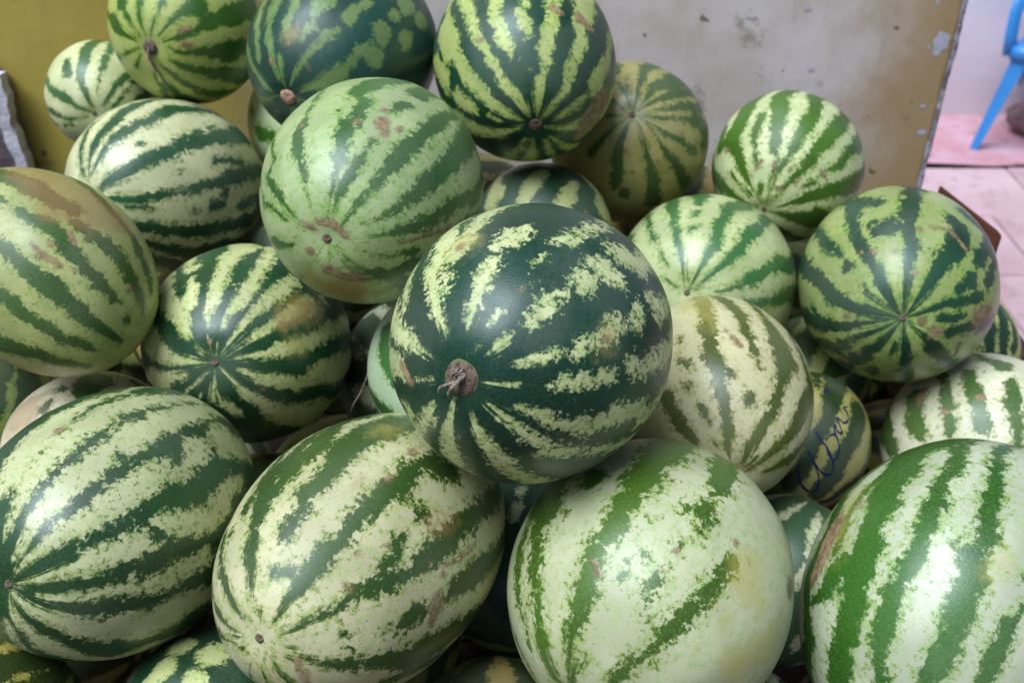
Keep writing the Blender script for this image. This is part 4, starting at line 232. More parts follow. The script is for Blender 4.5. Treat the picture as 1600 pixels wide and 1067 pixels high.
 'Z': {'pos':[-0.2341,1.0442,0.7431],'b':0.1242,'c':0.1234,'ax':[-0.5817,-0.5721,-0.5782],'base':'p','m':[[(356,-80,4.3),(359,-64,8.0),(6,-48,7.3),(358,-32,8.8),(0,-16,13.6),(0,0,12.2),(3,16,7.7),(355,32,10.0),(3,48,6.5),(0,64,6.9),(0,80,3.1)],[(40,-80,3.6),(42,-64,6.9),(39,-48,6.3),(35,-32,9.5),(43,-16,10.7),(37,0,8.6),(29,16,11.9),(32,32,8.3),(37,48,9.6),(37,64,5.7),(38,80,4.1)],[(71,-80,2.9),(66,-64,7.3),(65,-48,10.1),(72,-32,9.6),(73,-16,8.7),(72,0,9.1),(66,16,10.3),(69,32,11.3),(66,48,8.4),(67,64,6.2),(70,80,4.0)],[(100,-80,4.8),(96,-64,6.8),(92,-48,8.8),(91,-32,10.9),(91,-16,10.2),(105,0,12.1),(105,16,12.2),(102,32,10.3),(101,48,10.3),(101,64,4.5),(94,80,4.5)],[(140,-80,2.8),(140,-64,4.5),(142,-48,9.7),(138,-32,10.9),(140,-16,10.0),(151,0,10.1),(150,16,11.8),(142,32,7.6),(143,48,10.7),(141,64,4.7),(144,80,4.0)],[(156,-80,3.3),(160,-64,7.1),(170,-48,9.1),(160,-32,6.9),(161,-16,9.7),(162,0,10.3),(163,16,9.7),(161,32,11.9),(166,48,8.8),(161,64,6.1),(160,80,4.3)],[(195,-80,5.2),(189,-64,4.8),(187,-48,10.3),(188,-32,7.2),(190,-16,8.0),(187,0,12.8),(192,16,12.2),(187,32,11.4),(187,48,7.6),(191,64,6.9),(187,80,4.2)],[(219,-80,4.2),(217,-64,6.1),(221,-48,8.3),(220,-32,10.4),(223,-16,8.9),(219,0,11.3),(220,16,12.0),(218,32,8.8),(221,48,9.0),(220,64,5.4),(227,80,5.1)],[(255,-80,3.6),(272,-64,7.1),(268,-48,10.0),(270,-32,12.1),(261,-16,10.3),(272,0,9.0),(271,16,10.4),(278,32,9.7),(267,48,6.3),(273,64,6.4),(271,80,4.4)],[(295,-80,4.2),(299,-64,7.9),(293,-48,8.2),(296,-32,8.3),(296,-16,12.4),(293,0,13.2),(292,16,13.2),(294,32,10.5),(298,48,9.0),(296,64,7.9),(295,80,4.6)],[(323,-80,4.9),(325,-64,7.9),(330,-48,9.9),(330,-32,10.4),(334,-16,7.7),(331,0,12.7),(334,16,11.2),(331,32,11.0),(328,48,9.0),(337,64,6.4),(330,80,4.2)]]},
 'a': {'pos':[-0.0618,0.9086,1.0796],'b':0.1011,'c':0.1005,'ax':[-0.4571,0.1077,0.8829],'base':'p','m':[[(345,31,3.0),(341,39,3.2),(331,50,4.3),(322,61,4.2)],[(331,-70,2.0),(329,-54,2.3),(333,-38,2.9),(331,-22,3.3),(330,-6,3.6),(330,8,4.2),(319,12,4.6),(303,17,3.1)],[(1,-78,6.4),(359,-66,7.2)],[(68,-78,5.8),(70,-66,5.9)],[(100,-78,4.5),(105,-66,8.6),(103,-54,10.5),(104,-42,10.5)],[(126,-78,5.0),(133,-66,5.5),(130,-54,6.9),(135,-42,9.0),(135,-30,13.7),(132,-18,9.4),(133,-6,12.2),(133,6,9.1),(132,18,14.1)],[(164,-78,4.7),(169,-66,8.6),(167,-54,7.6),(166,-42,8.6),(167,-30,12.6),(163,-18,14.6),(167,-6,12.4),(166,6,11.7),(170,18,14.0),(164,30,9.6),(164,42,12.4),(167,54,7.0)],[(201,-78,5.5),(200,-66,9.0),(201,-54,7.0),(198,-42,9.2),(201,-30,9.9),(198,-18,13.1),(196,-6,13.6),(201,6,12.8),(203,18,9.7),(200,30,12.2),(201,42,8.2),(199,54,10.6)],[(235,-78,4.4),(236,-66,5.6),(232,-54,9.1),(234,-42,8.0),(231,-30,13.8),(236,-18,13.6),(235,-6,15.4),(228,6,13.7),(231,18,10.1),(230,30,12.1),(230,42,9.5),(233,54,8.5)],[(267,-78,5.2),(266,-66,8.4),(265,-54,7.1),(259,-42,8.2),(266,-30,13.1),(262,-18,9.3),(267,-6,12.6),(260,6,13.3),(262,18,12.5),(263,30,11.8),(266,42,9.7)],[(297,-78,4.7),(299,-66,8.1),(297,-54,10.5),(296,-42,12.6),(304,-30,11.9),(301,-18,13.9),(293,-6,10.3)]]},
 'b': {'pos':[-0.1193,1.0647,0.9458],'b':0.1102,'c':0.1119,'ax':[0.83,-0.5578,0.0005],'base':'p','m':[[(4,-80,5.0),(6,-64,4.5),(356,-48,6.7),(1,-32,9.0),(0,-16,13.7),(356,0,11.8),(356,16,13.3),(358,32,9.6),(359,48,9.2),(355,64,5.1),(0,80,3.2)],[(36,-80,3.8),(37,-64,5.8),(37,-48,7.5),(39,-32,7.9),(28,-16,9.8),(37,0,8.6),(34,16,7.8),(33,32,11.8),(42,48,6.8),(34,64,7.5),(41,80,5.1)],[(70,-80,4.7),(70,-64,6.3),(69,-48,7.0),(78,-32,9.2),(73,-16,11.2),(70,0,9.4),(73,16,13.2),(74,32,10.6),(74,48,9.6),(72,64,7.0),(73,80,4.8)],[(84,-80,2.8),(88,-64,6.8),(84,-48,9.5),(81,-32,7.6),(87,-16,11.3),(83,0,13.9),(89,16,8.7),(88,32,7.8),(82,48,6.8),(89,64,5.9),(90,80,4.3)],[(123,-80,4.4),(122,-64,7.8),(118,-48,6.8),(114,-32,9.2),(123,-16,10.8),(118,0,12.8),(120,16,12.0),(121,32,7.5),(119,48,8.7),(117,64,5.5),(119,80,5.1)],[(151,-80,3.7),(147,-64,8.1),(151,-48,7.0),(155,-32,10.9),(151,-16,9.1),(141,0,9.7),(148,16,9.8),(143,32,12.1),(147,48,10.4),(160,64,6.8),(149,80,4.5)],[(182,-80,4.9),(171,-64,4.5),(173,-48,8.6),(170,-32,10.3),(177,-16,9.4),(180,0,12.0),(185,16,11.7),(177,32,8.8),(175,48,7.8),(174,64,5.6),(171,80,3.3)],[(203,-80,4.8),(210,-64,5.3),(206,-48,9.5),(200,-32,12.5),(203,-16,7.7),(199,0,11.5),(199,16,7.7),(195,32,10.1),(204,48,7.9),(200,64,5.6),(202,80,4.5)],[(230,-80,2.9),(221,-64,6.0),(231,-48,8.6),(225,-32,12.3),(226,-16,10.1),(224,0,8.7),(232,16,12.1),(219,32,12.2),(228,48,8.0),(233,64,8.1),(235,80,5.1)],[(277,-80,3.9),(278,-64,5.9),(280,-48,9.7),(274,-32,10.6),(280,-16,10.9),(274,0,10.8),(280,16,10.5),(274,32,7.5),(282,48,9.4),(278,64,7.1),(270,80,4.0)],[(304,-80,4.0),(298,-64,5.2),(303,-48,9.1),(295,-32,7.3),(297,-16,10.0),(297,0,9.5),(296,16,10.3),(304,32,8.5),(293,48,8.8),(293,64,8.0),(303,80,5.1)],[(327,-80,3.3),(322,-64,6.1),(337,-48,8.5),(326,-32,8.0),(335,-16,9.2),(329,0,12.9),(329,16,12.2),(335,32,11.8),(327,48,10.5),(332,64,6.5),(334,80,3.8)]]},
 'c': {'pos':[-0.0158,0.5693,0.8633],'b':0.0906,'c':0.0882,'ax':[-0.0496,-0.9547,-0.2935],'base':'p','m':[[(3,-80,4.5),(357,-64,7.0),(8,-48,8.8),(0,-32,10.1),(6,-16,12.1),(2,0,11.1),(358,16,8.5),(8,32,12.5),(4,48,9.7),(7,64,7.9),(7,80,3.4)],[(41,-80,4.4),(32,-64,4.6),(39,-48,10.3),(38,-32,12.2),(36,-16,9.9),(34,0,12.2),(35,16,13.4),(32,32,11.3),(35,48,6.9),(38,64,6.4),(41,80,3.7)],[(75,-80,3.3),(76,-64,4.8),(72,-48,5.9),(65,-32,10.1),(69,-16,11.8),(69,0,10.6),(65,16,9.4),(74,32,8.4),(71,48,8.5),(66,64,6.4),(65,80,4.9)],[(107,-80,5.1),(108,-64,7.0),(108,-48,9.1),(111,-32,11.1),(109,-16,13.5),(106,0,10.0),(110,16,11.9),(108,32,10.5),(110,48,7.5),(106,64,5.5),(113,80,4.9)],[(144,-80,2.9),(139,-64,5.5),(143,-48,10.4),(135,-32,10.1),(139,-16,10.1),(144,0,12.2),(135,16,12.7),(140,32,12.6),(143,48,9.5),(140,64,6.4),(147,80,4.9)],[(185,-80,5.1),(176,-64,7.1),(182,-48,9.6),(180,-32,7.7),(177,-16,10.3),(175,0,14.1),(178,16,8.9),(175,32,12.1),(174,48,8.0),(173,64,6.6),(184,80,2.9)],[(211,-80,3.8),(213,-64,8.0),(219,-48,7.6),(216,-32,9.6),(221,-16,9.4),(217,0,10.2),(219,16,10.7),(217,32,10.0),(217,48,7.9),(221,64,5.4),(212,80,4.4)],[(257,-80,5.0),(256,-64,6.2),(259,-48,7.9),(255,-32,9.9),(259,-16,13.4),(259,0,12.8),(248,16,13.2),(255,32,7.4),(259,48,10.2),(260,64,8.0),(258,80,4.2)],[(288,-80,4.7),(281,-64,6.8),(286,-48,9.3),(279,-32,7.2),(281,-16,11.7),(283,0,8.6),(276,16,8.7),(279,32,8.2),(290,48,9.3),(287,64,6.9),(288,80,3.5)],[(323,-80,3.0),(329,-64,7.6),(327,-48,6.3),(338,-32,9.4),(327,-16,12.1),(326,0,10.9),(327,16,10.4),(331,32,9.3),(327,48,10.1),(327,64,7.4),(327,80,3.5)]]},
 'd': {'pos':[0.0252,0.7872,0.9024],'b':0.1017,'c':0.1024,'ax':[-0.6433,-0.3641,-0.6735],'base':'d','m':[[(86,-26,5.0),(80,-20,3.5)],[(96,-35,5.0)],[(140,-6,11.6),(149,6,13.7),(150,18,11.7),(147,30,12.4),(144,42,10.5),(149,54,7.4),(146,66,8.5),(142,78,5.4)],[(179,-54,7.2),(179,-42,8.8),(180,-30,13.1),(182,-18,13.7),(181,-6,12.6),(179,6,9.8),(183,18,9.1),(183,30,9.4),(182,42,9.9),(177,54,10.0),(179,66,8.5),(180,78,5.8)],[(212,-66,6.8),(209,-54,8.3),(216,-42,10.5),(214,-30,13.7),(210,-18,11.3),(209,-6,12.7),(215,6,14.5),(217,18,14.9),(214,30,14.0),(213,42,8.6),(213,54,10.1),(212,66,6.0),(216,78,6.4)],[(248,-66,5.4),(245,-54,11.0),(240,-42,11.8),(241,-30,11.5),(245,-18,13.5),(243,-6,10.4),(246,6,13.0),(249,18,11.4),(247,30,9.0),(246,42,8.2),(247,54,11.0),(243,66,6.0),(247,78,5.0)],[(277,-66,8.8),(278,-54,8.5),(278,-42,11.7),(275,-30,11.8),(279,-18,9.3),(279,-6,12.5),(276,6,11.3),(276,18,11.0),(276,30,12.7),(285,42,12.0),(278,54,7.9),(280,66,7.9),(272,78,4.8)],[(308,-30,12.0),(307,-18,9.4),(310,-6,10.3),(313,6,12.5),(312,18,9.1),(311,30,8.4),(312,42,9.1),(310,54,7.2),(311,66,9.1),(315,78,4.3)],[(345,66,7.3),(347,78,7.0)]]},
 'e': {'pos':[0.3145,0.7911,0.8607],'b':0.0944,'c':0.0999,'ax':[-0.4397,-0.5667,-0.6968],'base':'p','m':[[(354,-80,4.0),(8,-64,5.2),(354,-48,8.5),(4,-32,7.3),(358,-16,8.6),(7,0,9.9),(4,16,13.6),(355,32,9.7),(1,48,6.9),(1,64,6.5),(356,80,3.5)],[(29,-80,4.9),(28,-64,5.9),(26,-48,6.6),(29,-32,9.7),(31,-16,10.0),(27,0,12.3),(39,16,9.8),(26,32,11.7),(32,48,7.7),(29,64,6.3),(37,80,5.0)],[(55,-80,4.1),(60,-64,6.2),(53,-48,8.3),(56,-32,10.9),(59,-16,8.8),(52,0,10.1),(62,16,13.2),(60,32,8.5),(56,48,10.4),(56,64,4.6),(58,80,4.2)],[(89,-80,4.4),(81,-64,5.4),(84,-48,6.0),(87,-32,9.6),(79,-16,8.9),(85,0,13.1),(86,16,9.7),(80,32,7.4),(81,48,8.6),(90,64,5.6),(86,80,3.1)],[(118,-80,4.5),(114,-64,7.7),(115,-48,9.1),(122,-32,10.7),(112,-16,13.7),(123,0,12.0),(114,16,13.4),(119,32,10.1),(125,48,8.3),(120,64,6.6),(115,80,4.5)],[(150,-80,3.6),(152,-64,5.9),(157,-48,8.5),(147,-32,11.1),(155,-16,8.4),(157,0,10.5),(151,16,11.1),(153,32,7.1),(148,48,7.2),(155,64,6.9),(155,80,3.1)],[(177,-80,4.7),(173,-64,5.5),(183,-48,10.5),(177,-32,8.2),(173,-16,12.5),(175,0,8.8),(177,16,9.5),(184,32,11.2),(182,48,9.4),(179,64,6.0),(173,80,3.0)],[(207,-80,4.8),(209,-64,7.0),(208,-48,9.8),(207,-32,8.8),(214,-16,10.2),(211,0,13.8),(208,16,9.4),(209,32,9.6),(205,48,10.4),(209,64,6.7),(208,80,5.1)],[(237,-80,3.1),(240,-64,8.0),(232,-48,6.0),(246,-32,10.0),(232,-16,13.5),(237,0,9.2),(232,16,12.3),(235,32,7.9),(238,48,6.3),(231,64,4.9),(236,80,3.6)],[(270,-80,4.3),(276,-64,5.0),(283,-48,7.1),(278,-32,9.4),(270,-16,11.2),(270,0,11.9),(276,16,12.6),(272,32,11.3),(275,48,7.1),(272,64,4.9),(273,80,3.5)],[(300,-80,3.6),(296,-64,8.1),(306,-48,9.3),(298,-32,9.6),(298,-16,13.2),(303,0,10.3),(298,16,9.7),(297,32,12.4),(303,48,8.0),(301,64,6.0),(296,80,3.3)],[(324,-80,3.5),(323,-64,8.0),(321,-48,7.7),(316,-32,7.5),(324,-16,13.1),(318,0,13.0),(325,16,11.1),(319,32,7.3),(330,48,5.8),(328,64,4.8),(328,80,4.3)]]},
 'f': {'pos':[-0.6592,0.9652,0.9514],'b':0.086,'c':0.0948,'ax':[-0.0585,-0.8421,-0.5362],'base':'p','m':[[(354,-80,5.1),(355,-64,4.7),(350,-48,6.3),(349,-32,8.4),(352,-16,11.7),(351,0,9.8),(352,16,13.7),(359,32,8.3),(348,48,7.0),(346,64,7.8),(347,80,4.8)],[(32,-80,3.2),(27,-64,6.5),(30,-48,7.2),(32,-32,11.1),(29,-16,13.4),(32,0,9.9),(24,16,10.3),(24,32,11.5),(29,48,8.0),(24,64,5.3),(28,80,3.3)],[(57,-80,4.6),(63,-64,5.7),(64,-48,8.2),(53,-32,7.4),(62,-16,10.5),(61,0,13.8),(68,16,11.2),(68,32,7.9),(60,48,6.1),(66,64,6.8),(62,80,4.9)],[(94,-80,5.1),(93,-64,5.6),(93,-48,10.5),(96,-32,10.3),(92,-16,8.5),(97,0,12.3),(85,16,10.9),(96,32,9.6),(100,48,8.5),(92,64,7.4),(96,80,5.2)],[(129,-80,5.0),(117,-64,5.6),(129,-48,9.1),(125,-32,11.3),(129,-16,10.8),(127,0,9.6),(126,16,12.4),(128,32,11.3),(130,48,9.2),(130,64,5.4),(130,80,3.7)],[(160,-80,3.6),(154,-64,7.3),(155,-48,6.9),(153,-32,11.3),(151,-16,9.3),(148,0,9.8),(156,16,8.0),(150,32,10.2),(155,48,10.5),(155,64,5.6),(153,80,5.0)],[(187,-80,3.0),(175,-64,7.2),(175,-48,8.9),(175,-32,9.5),(185,-16,8.3),(177,0,12.9),(179,16,9.1),(175,32,12.5),(182,48,9.4),(178,64,6.1),(180,80,4.5)],[(203,-80,3.0),(207,-64,7.5),(210,-48,8.5),(203,-32,12.3),(199,-16,11.9),(205,0,9.3),(202,16,11.4),(211,32,10.2),(202,48,7.8),(206,64,4.8),(210,80,3.8)],[(237,-80,4.9),(234,-64,6.9),(239,-48,8.3),(242,-32,7.3),(241,-16,10.0),(235,0,9.2),(232,16,13.5),(235,32,8.4),(244,48,6.1),(236,64,4.5),(237,80,3.6)],[(264,-80,3.5),(257,-64,7.3),(266,-48,10.1),(260,-32,12.6),(259,-16,9.5),(270,0,11.0),(265,16,10.9),(265,32,8.7),(263,48,9.4),(264,64,6.9),(261,80,4.5)],[(297,-80,4.0),(296,-64,4.9),(292,-48,10.5),(299,-32,9.4),(291,-16,11.0),(298,0,11.0),(299,16,12.0),(297,32,10.2),(298,48,10.2),(302,64,7.8),(301,80,3.9)],[(330,-80,5.0),(324,-64,6.2),(337,-48,7.4),(335,-32,9.4),(340,-16,12.8),(334,0,10.6),(335,16,12.3),(335,32,12.4),(333,48,6.7),(336,64,6.0),(337,80,4.6)]]},
 'g': {'pos':[-0.2943,1.4492,1.1466],'b':0.1101,'c':0.1095,'ax':[0.755,-0.2119,-0.6206],'base':'p','m':[[(193,-28,6.6),(182,-16,4.8)],[(193,-48,3.9)],[(0,-78,5.8),(5,-66,7.4),(5,-54,11.1),(3,-42,9.5),(2,-30,12.9),(3,-18,10.3),(358,-6,14.6),(3,6,11.3),(4,18,10.5),(3,30,11.4),(5,42,10.7),(7,54,6.8),(4,66,7.3),(4,78,7.0)],[(36,-78,6.3),(36,-66,6.7),(34,-54,8.1),(37,-42,11.4),(34,-30,13.0),(35,-18,10.8),(34,-6,13.3),(33,6,15.1),(37,18,13.8),(41,30,8.6),(32,42,8.2),(36,54,9.5)],[(229,-78,5.0),(233,-66,6.4)],[(262,-78,6.0),(265,-66,9.2),(264,-54,7.6),(266,-42,12.1),(266,-30,10.2),(265,-18,9.2),(265,-6,10.0),(263,6,10.8),(264,18,9.6),(265,30,8.9),(265,42,11.2),(266,54,9.4),(267,66,7.4)],[(295,-78,5.3),(301,-66,7.4),(299,-54,9.0),(298,-42,10.2),(298,-30,8.3),(296,-18,12.4),(300,-6,11.8),(292,6,12.3),(293,18,10.3),(300,30,13.7),(297,42,8.7),(298,54,8.8),(296,66,5.4),(300,78,5.5)],[(328,-78,5.9),(331,-66,8.0),(332,-54,7.6),(335,-42,9.6),(334,-30,11.1),(331,-18,9.7),(333,-6,12.6),(330,6,11.7),(331,18,13.8),(333,30,8.6),(334,42,9.9),(328,54,10.9),(330,66,5.8),(332,78,4.5)]]},
 'h': {'pos':[-0.4694,1.2494,0.9005],'b':0.0997,'c':0.107,'ax':[0.9777,-0.105,0.1818],'base':'p','m':[[(358,-80,4.4),(356,-64,6.8),(353,-48,8.6),(352,-32,11.4),(358,-16,11.0),(355,0,10.2),(356,16,8.4),(354,32,8.7),(355,48,7.5),(353,64,5.4),(355,80,5.1)],[(31,-80,4.1),(30,-64,6.6),(37,-48,8.7),(37,-32,8.4),(31,-16,7.8),(37,0,9.7),(33,16,13.3),(37,32,9.9),(31,48,8.0),(32,64,7.0),(36,80,4.4)],[(77,-80,4.8),(77,-64,8.1),(74,-48,8.7),(70,-32,8.4),(80,-16,13.1),(87,0,14.0),(81,16,11.3),(80,32,7.1),(78,48,7.7),(76,64,5.1),(84,80,4.4)],[(102,-80,5.2),(113,-64,7.0),(107,-48,8.4),(106,-32,10.1),(105,-16,11.0),(109,0,8.2),(109,16,7.8),(104,32,8.1),(107,48,8.1),(110,64,4.7),(107,80,3.4)],[(138,-80,3.7),(144,-64,7.6),(144,-48,9.6),(139,-32,9.5),(144,-16,10.2),(140,0,12.8),(137,16,8.4),(140,32,7.9),(138,48,6.7),(144,64,5.5),(137,80,4.8)],[(183,-80,3.7),(177,-64,7.7),(179,-48,9.7),(188,-32,7.4),(174,-16,12.5),(179,0,10.7),(181,16,10.0),(181,32,9.2),(181,48,7.1),(180,64,6.8),(177,80,4.6)],[(214,-80,4.2),(211,-64,4.6),(212,-48,8.5),(214,-32,9.8),(217,-16,11.4),(217,0,13.0),(214,16,7.7),(218,32,12.4),(222,48,9.6),(214,64,6.0),(218,80,3.7)],[(251,-80,4.6),(255,-64,4.9),(251,-48,10.0),(252,-32,9.0),(254,-16,8.0),(254,0,8.5),(261,16,11.6),(249,32,10.2),(251,48,10.3),(254,64,7.0),(256,80,4.0)],[(294,-80,3.0),(287,-64,7.5),(300,-48,10.6),(300,-32,12.0),(293,-16,11.5),(293,0,10.1),(295,16,8.1),(302,32,8.6),(290,48,9.6),(291,64,4.9),(296,80,3.3)],[(318,-80,4.7),(321,-64,6.2),(318,-48,9.7),(321,-32,7.9),(326,-16,8.5),(318,0,8.1),(325,16,8.9),(326,32,9.3),(320,48,10.6),(328,64,7.7),(322,80,5.2)]]},
}
INK = [[(99.4,-44.1),(104.9,-51.3),(113.3,-56.9),(126.9,-59.5),(140.0,-57.4),(136.8,-51.6),(128.3,-45.5),(115.4,-38.5),(104.2,-32.1)],[(104.2,-32.1),(113.8,-37.7),(125.5,-40.9),(135.1,-39.4),(135.8,-34.8),(130.1,-29.9),(117.3,-23.2),(110.1,-20.9),(103.4,-16.7)],[(117.3,-23.2),(123.3,-27.5),(129.8,-27.8),(130.2,-22.3),(125.5,-16.1),(119.5,-12.1),(115.2,-15.0),(114.0,-19.1)],[(119.5,-12.1),(115.6,-5.4),(120.4,-8.7),(124.4,-7.9),(119.6,-3.2),(115.7,0.7),(118.2,0.6),(123.4,0.5),(125.7,5.1),(123.1,9.9),(119.0,12.5),(122.8,15.9)],[(100.6,17.8),(99.1,20.2),(101.3,23.2),(103.6,19.5)]]
FILL = [((0.245,0.633,0.767),(0.29,-0.13,0.95),0.084,'shaded melon deep in the gap between the round mint melon and the low pale melon'),
 ((0.547,1.382,0.713),(0.40,-0.85,0.35),0.096,'shaded melon deep in the gap between the shiny mottled melon and the narrow-striped melon'),
 ((-0.168,0.787,0.747),(-0.70,-0.69,-0.17),0.098,'shaded melon deep in the gap between the long blotched melon and the brownish bottom melon'),
 ((-0.506,0.708,0.863),(0.99,-0.13,-0.06),0.093,'shaded melon deep in the gap between the long dark melon and the dark bottom melon'),
 ((0.437,1.174,0.866),(0.57,0.82,0.02),0.088,'shaded melon deep in the gap between the shiny mottled melon and the handwritten melon'),
 ((0.400,0.677,0.711),(0.24,-0.95,-0.21),0.081,'shaded melon deep in the gap between the netted corner melon and the low pale melon'),
 ((-0.473,0.848,0.725),(0.50,-0.83,0.25),0.079,'shaded melon deep in the gap between the long dark melon and the long blotched melon'),
 ((0.007,0.925,0.696),(-0.86,-0.49,-0.15),0.087,'shaded melon deep in the gap between the brownish bottom melon and the dark blotched melon'),
 ((0.606,1.187,0.708),(0.94,-0.29,-0.21),0.081,'shaded melon deep in the gap between the handwritten melon and the cream right-edge melon'),
 ((0.443,1.453,0.864),(0.97,-0.02,-0.25),0.096,'shaded melon deep in the gap between the fresh striped melon and the shiny mottled melon'),
 ((-0.283,1.280,0.994),(0.83,0.38,-0.40),0.096,'shaded melon deep in the gap between the scabby green melon and the radiating dark melon'),
 ((-0.264,1.295,0.804),(0.97,-0.26,-0.00),0.091,'shaded melon deep in the gap between the radiating dark melon and the greyish melon'),
 ((-0.723,1.226,0.848),(-0.83,-0.55,-0.07),0.104,'shaded melon deep in the gap between the sunburnt olive melon and the pinkish wedged melon'),
 ((-0.064,1.395,1.023),(0.91,0.37,0.20),0.087,'shaded melon deep in the gap between the scabby green melon and the shaded banded melon'),
 ((-0.630,1.473,0.747),(-0.76,-0.63,-0.14),0.094,'shaded melon deep in the gap between the pinkish wedged melon and the brown-tinged melon'),
 ((-0.468,1.127,0.712),(0.75,-0.38,-0.54),0.105,'shaded melon deep in the gap between the radiating dark melon and the long dark melon'),
 ((0.268,1.479,0.965),(0.41,0.88,0.23),0.094,'shaded melon deep in the gap between the ochre shaded melon and the fresh striped melon'),
 ((-0.495,1.477,0.914),(-0.22,0.97,-0.03),0.094,'shaded melon deep in the gap between the cream banded melon and the radiating dark melon'),
 ((-0.312,0.887,0.862),(-0.76,-0.65,0.10),0.079,'shaded melon deep in the gap between the long blotched melon and the dull deep melon')]
FLAKES = [(0.6952, 1.2219, 0.014, 0.0185, 1.0), (0.6775, 1.2135, 0.0022, 0.0041, 2.0), (0.3847, 1.2611, 0.01, 0.0027, 3.0), (0.4705, 1.2742, 0.0071, 0.0027, 4.0), (0.4925, 1.1761, 0.0059, 0.0035, 7.0), (0.6908, 1.1132, 0.0045, 0.0035, 8.0), (0.7009, 1.0662, 0.0077, 0.005, 10.0), (0.6745, 1.2853, 0.0021, 0.004, 14.0)]
# ------------------------------------------------------------------ the setting: ground, sunlit wall behind
def mat_floor():
    n = NT('dark_low_bounce_ground')  # ground coloured dark as earth to weaken light bounced up onto the melons
    c = n.coords('Object')
    big = n.noise(c, 1.3, 5, 0.6)
    fine = n.noise(c, 22, 5, 0.65)
    col = n.mix(n.ramp01(big, 0.3, 0.7), lin(96, 82, 74), lin(80, 66, 60))
    col = n.mix(n.math('MULTIPLY', n.ramp01(fine, 0.55, 0.75), 0.35), col, lin(64, 52, 46))
    h = n.math('ADD', n.math('MULTIPLY', fine, 0.6), big)
    return n.finish(col, 0.85, n.bump(h, 0.3, 0.01))
def mat_slab():
    n = NT('pink_paving_slab')
    c = n.coords('Object')
    info = n.t.nodes.new('ShaderNodeObjectInfo').outputs['Random']
    big = n.noise(c, 2.2, 5, 0.6)
    fine = n.noise(c, 26, 5, 0.65)
    col = n.mix(n.ramp01(big, 0.3, 0.7), lin(200, 166, 170), lin(172, 136, 140))
    col = n.mix(n.math('MULTIPLY', info, 0.35), col, lin(220, 186, 190))
    col = n.mix(n.math('MULTIPLY', n.ramp01(fine, 0.5, 0.72), 0.5), col, lin(150, 112, 116))
    return n.finish(col, 0.9, n.bump(fine, 0.6, 0.008))
def mat_redstrip():
    n = NT('worn_red_floor_paint')
    c = n.coords('Object')
    a = n.noise(c, 5, 6, 0.65)
    col = n.mix(n.ramp01(a, 0.35, 0.65), lin(192, 136, 144), lin(200, 158, 170))
    b = n.noise(c, 18, 4, 0.6)
    col = n.mix(n.math('MULTIPLY', n.ramp01(b, 0.55, 0.7), 0.5), col, lin(110, 70, 66))
    return n.finish(col, 0.8, n.bump(b, 0.3, 0.006))
def mat_wall():
    n = NT('pale_lilac_limewash')
    c = n.coords('Object')
    s = n.sep(c)
    a = n.noise(c, 2.0, 6, 0.6)
    b = n.noise(c, 9, 5, 0.6)
    dirt = n.math('MULTIPLY', n.ramp01(n.math('ADD', s[2], n.math('MULTIPLY', a, 0.5)), 0.75, 0.22), 0.45)
    col = n.mix(n.ramp01(a, 0.3, 0.7), lin(244, 238, 246), lin(232, 222, 234))
    col = n.mix(dirt, col, lin(198, 164, 168))
    return n.finish(col, 0.9, n.bump(b, 0.3, 0.01))

bm = bmesh.new()
bmesh.ops.create_grid(bm, x_segments=1, y_segments=1, size=40)
ground = tag(obj('ground', from_bm('ground', bm), mat_floor()), kind='structure')
# paving slabs laid on the ground beside and behind the stall
slab_mat = mat_slab()
bm = bmesh.new()
add_box(bm, (0, 0, 0), (0.414, 0.414, 0.03), bevel=0.008)
slab_me = from_bm('slab', bm)
slab_me.materials.append(slab_mat)
rs = random.Random(4)
for ix in range(0, 7):
    for iy in range(0, 7):
        s = obj('slab', slab_me, None, ground)
        s.location = (0.95 + ix * 0.418 + (0.2 if iy % 2 else 0), 0.98 + iy * 0.418, 0.004 + rs.uniform(0, 0.006))
        s.rotation_euler = (rs.uniform(-.003, .003), rs.uniform(-.003, .003), rs.uniform(-.006, .006))
bm = bmesh.new()
vs_ = [bm.verts.new(p) for p in ((-3, 3.76, 0), (4.6, 3.76, 0), (4.6, 4.24, 0), (-3, 4.24, 0))]
rng = random.Random(3)
top = []
N_ = 60
for i in range(N_ + 1):
    x = -3 + 7.6 * i / N_
    top.append((x, 3.71 + 0.03 * math.sin(x * 5) + rng.uniform(-.02, .02)))
bm.clear()
a = [bm.verts.new((x, y, 0.028)) for x, y in top]
b = [bm.verts.new((x, 4.25, 0.028)) for x, y in top]
for i in range(N_):
    bm.faces.new((a[i], a[i + 1], b[i + 1], b[i]))
tag(obj('painted_path', from_bm('painted_path', bm), mat_redstrip()), kind='structure')
bm = bmesh.new()
add_box(bm, (0.6, 4.35, 1.5), (9.0, 0.25, 3.0))
wall = tag(obj('rear_wall', from_bm('rear_wall', bm), mat_wall()),
           'pale sunlit limewashed wall behind the blue chair', 'wall', kind='structure')

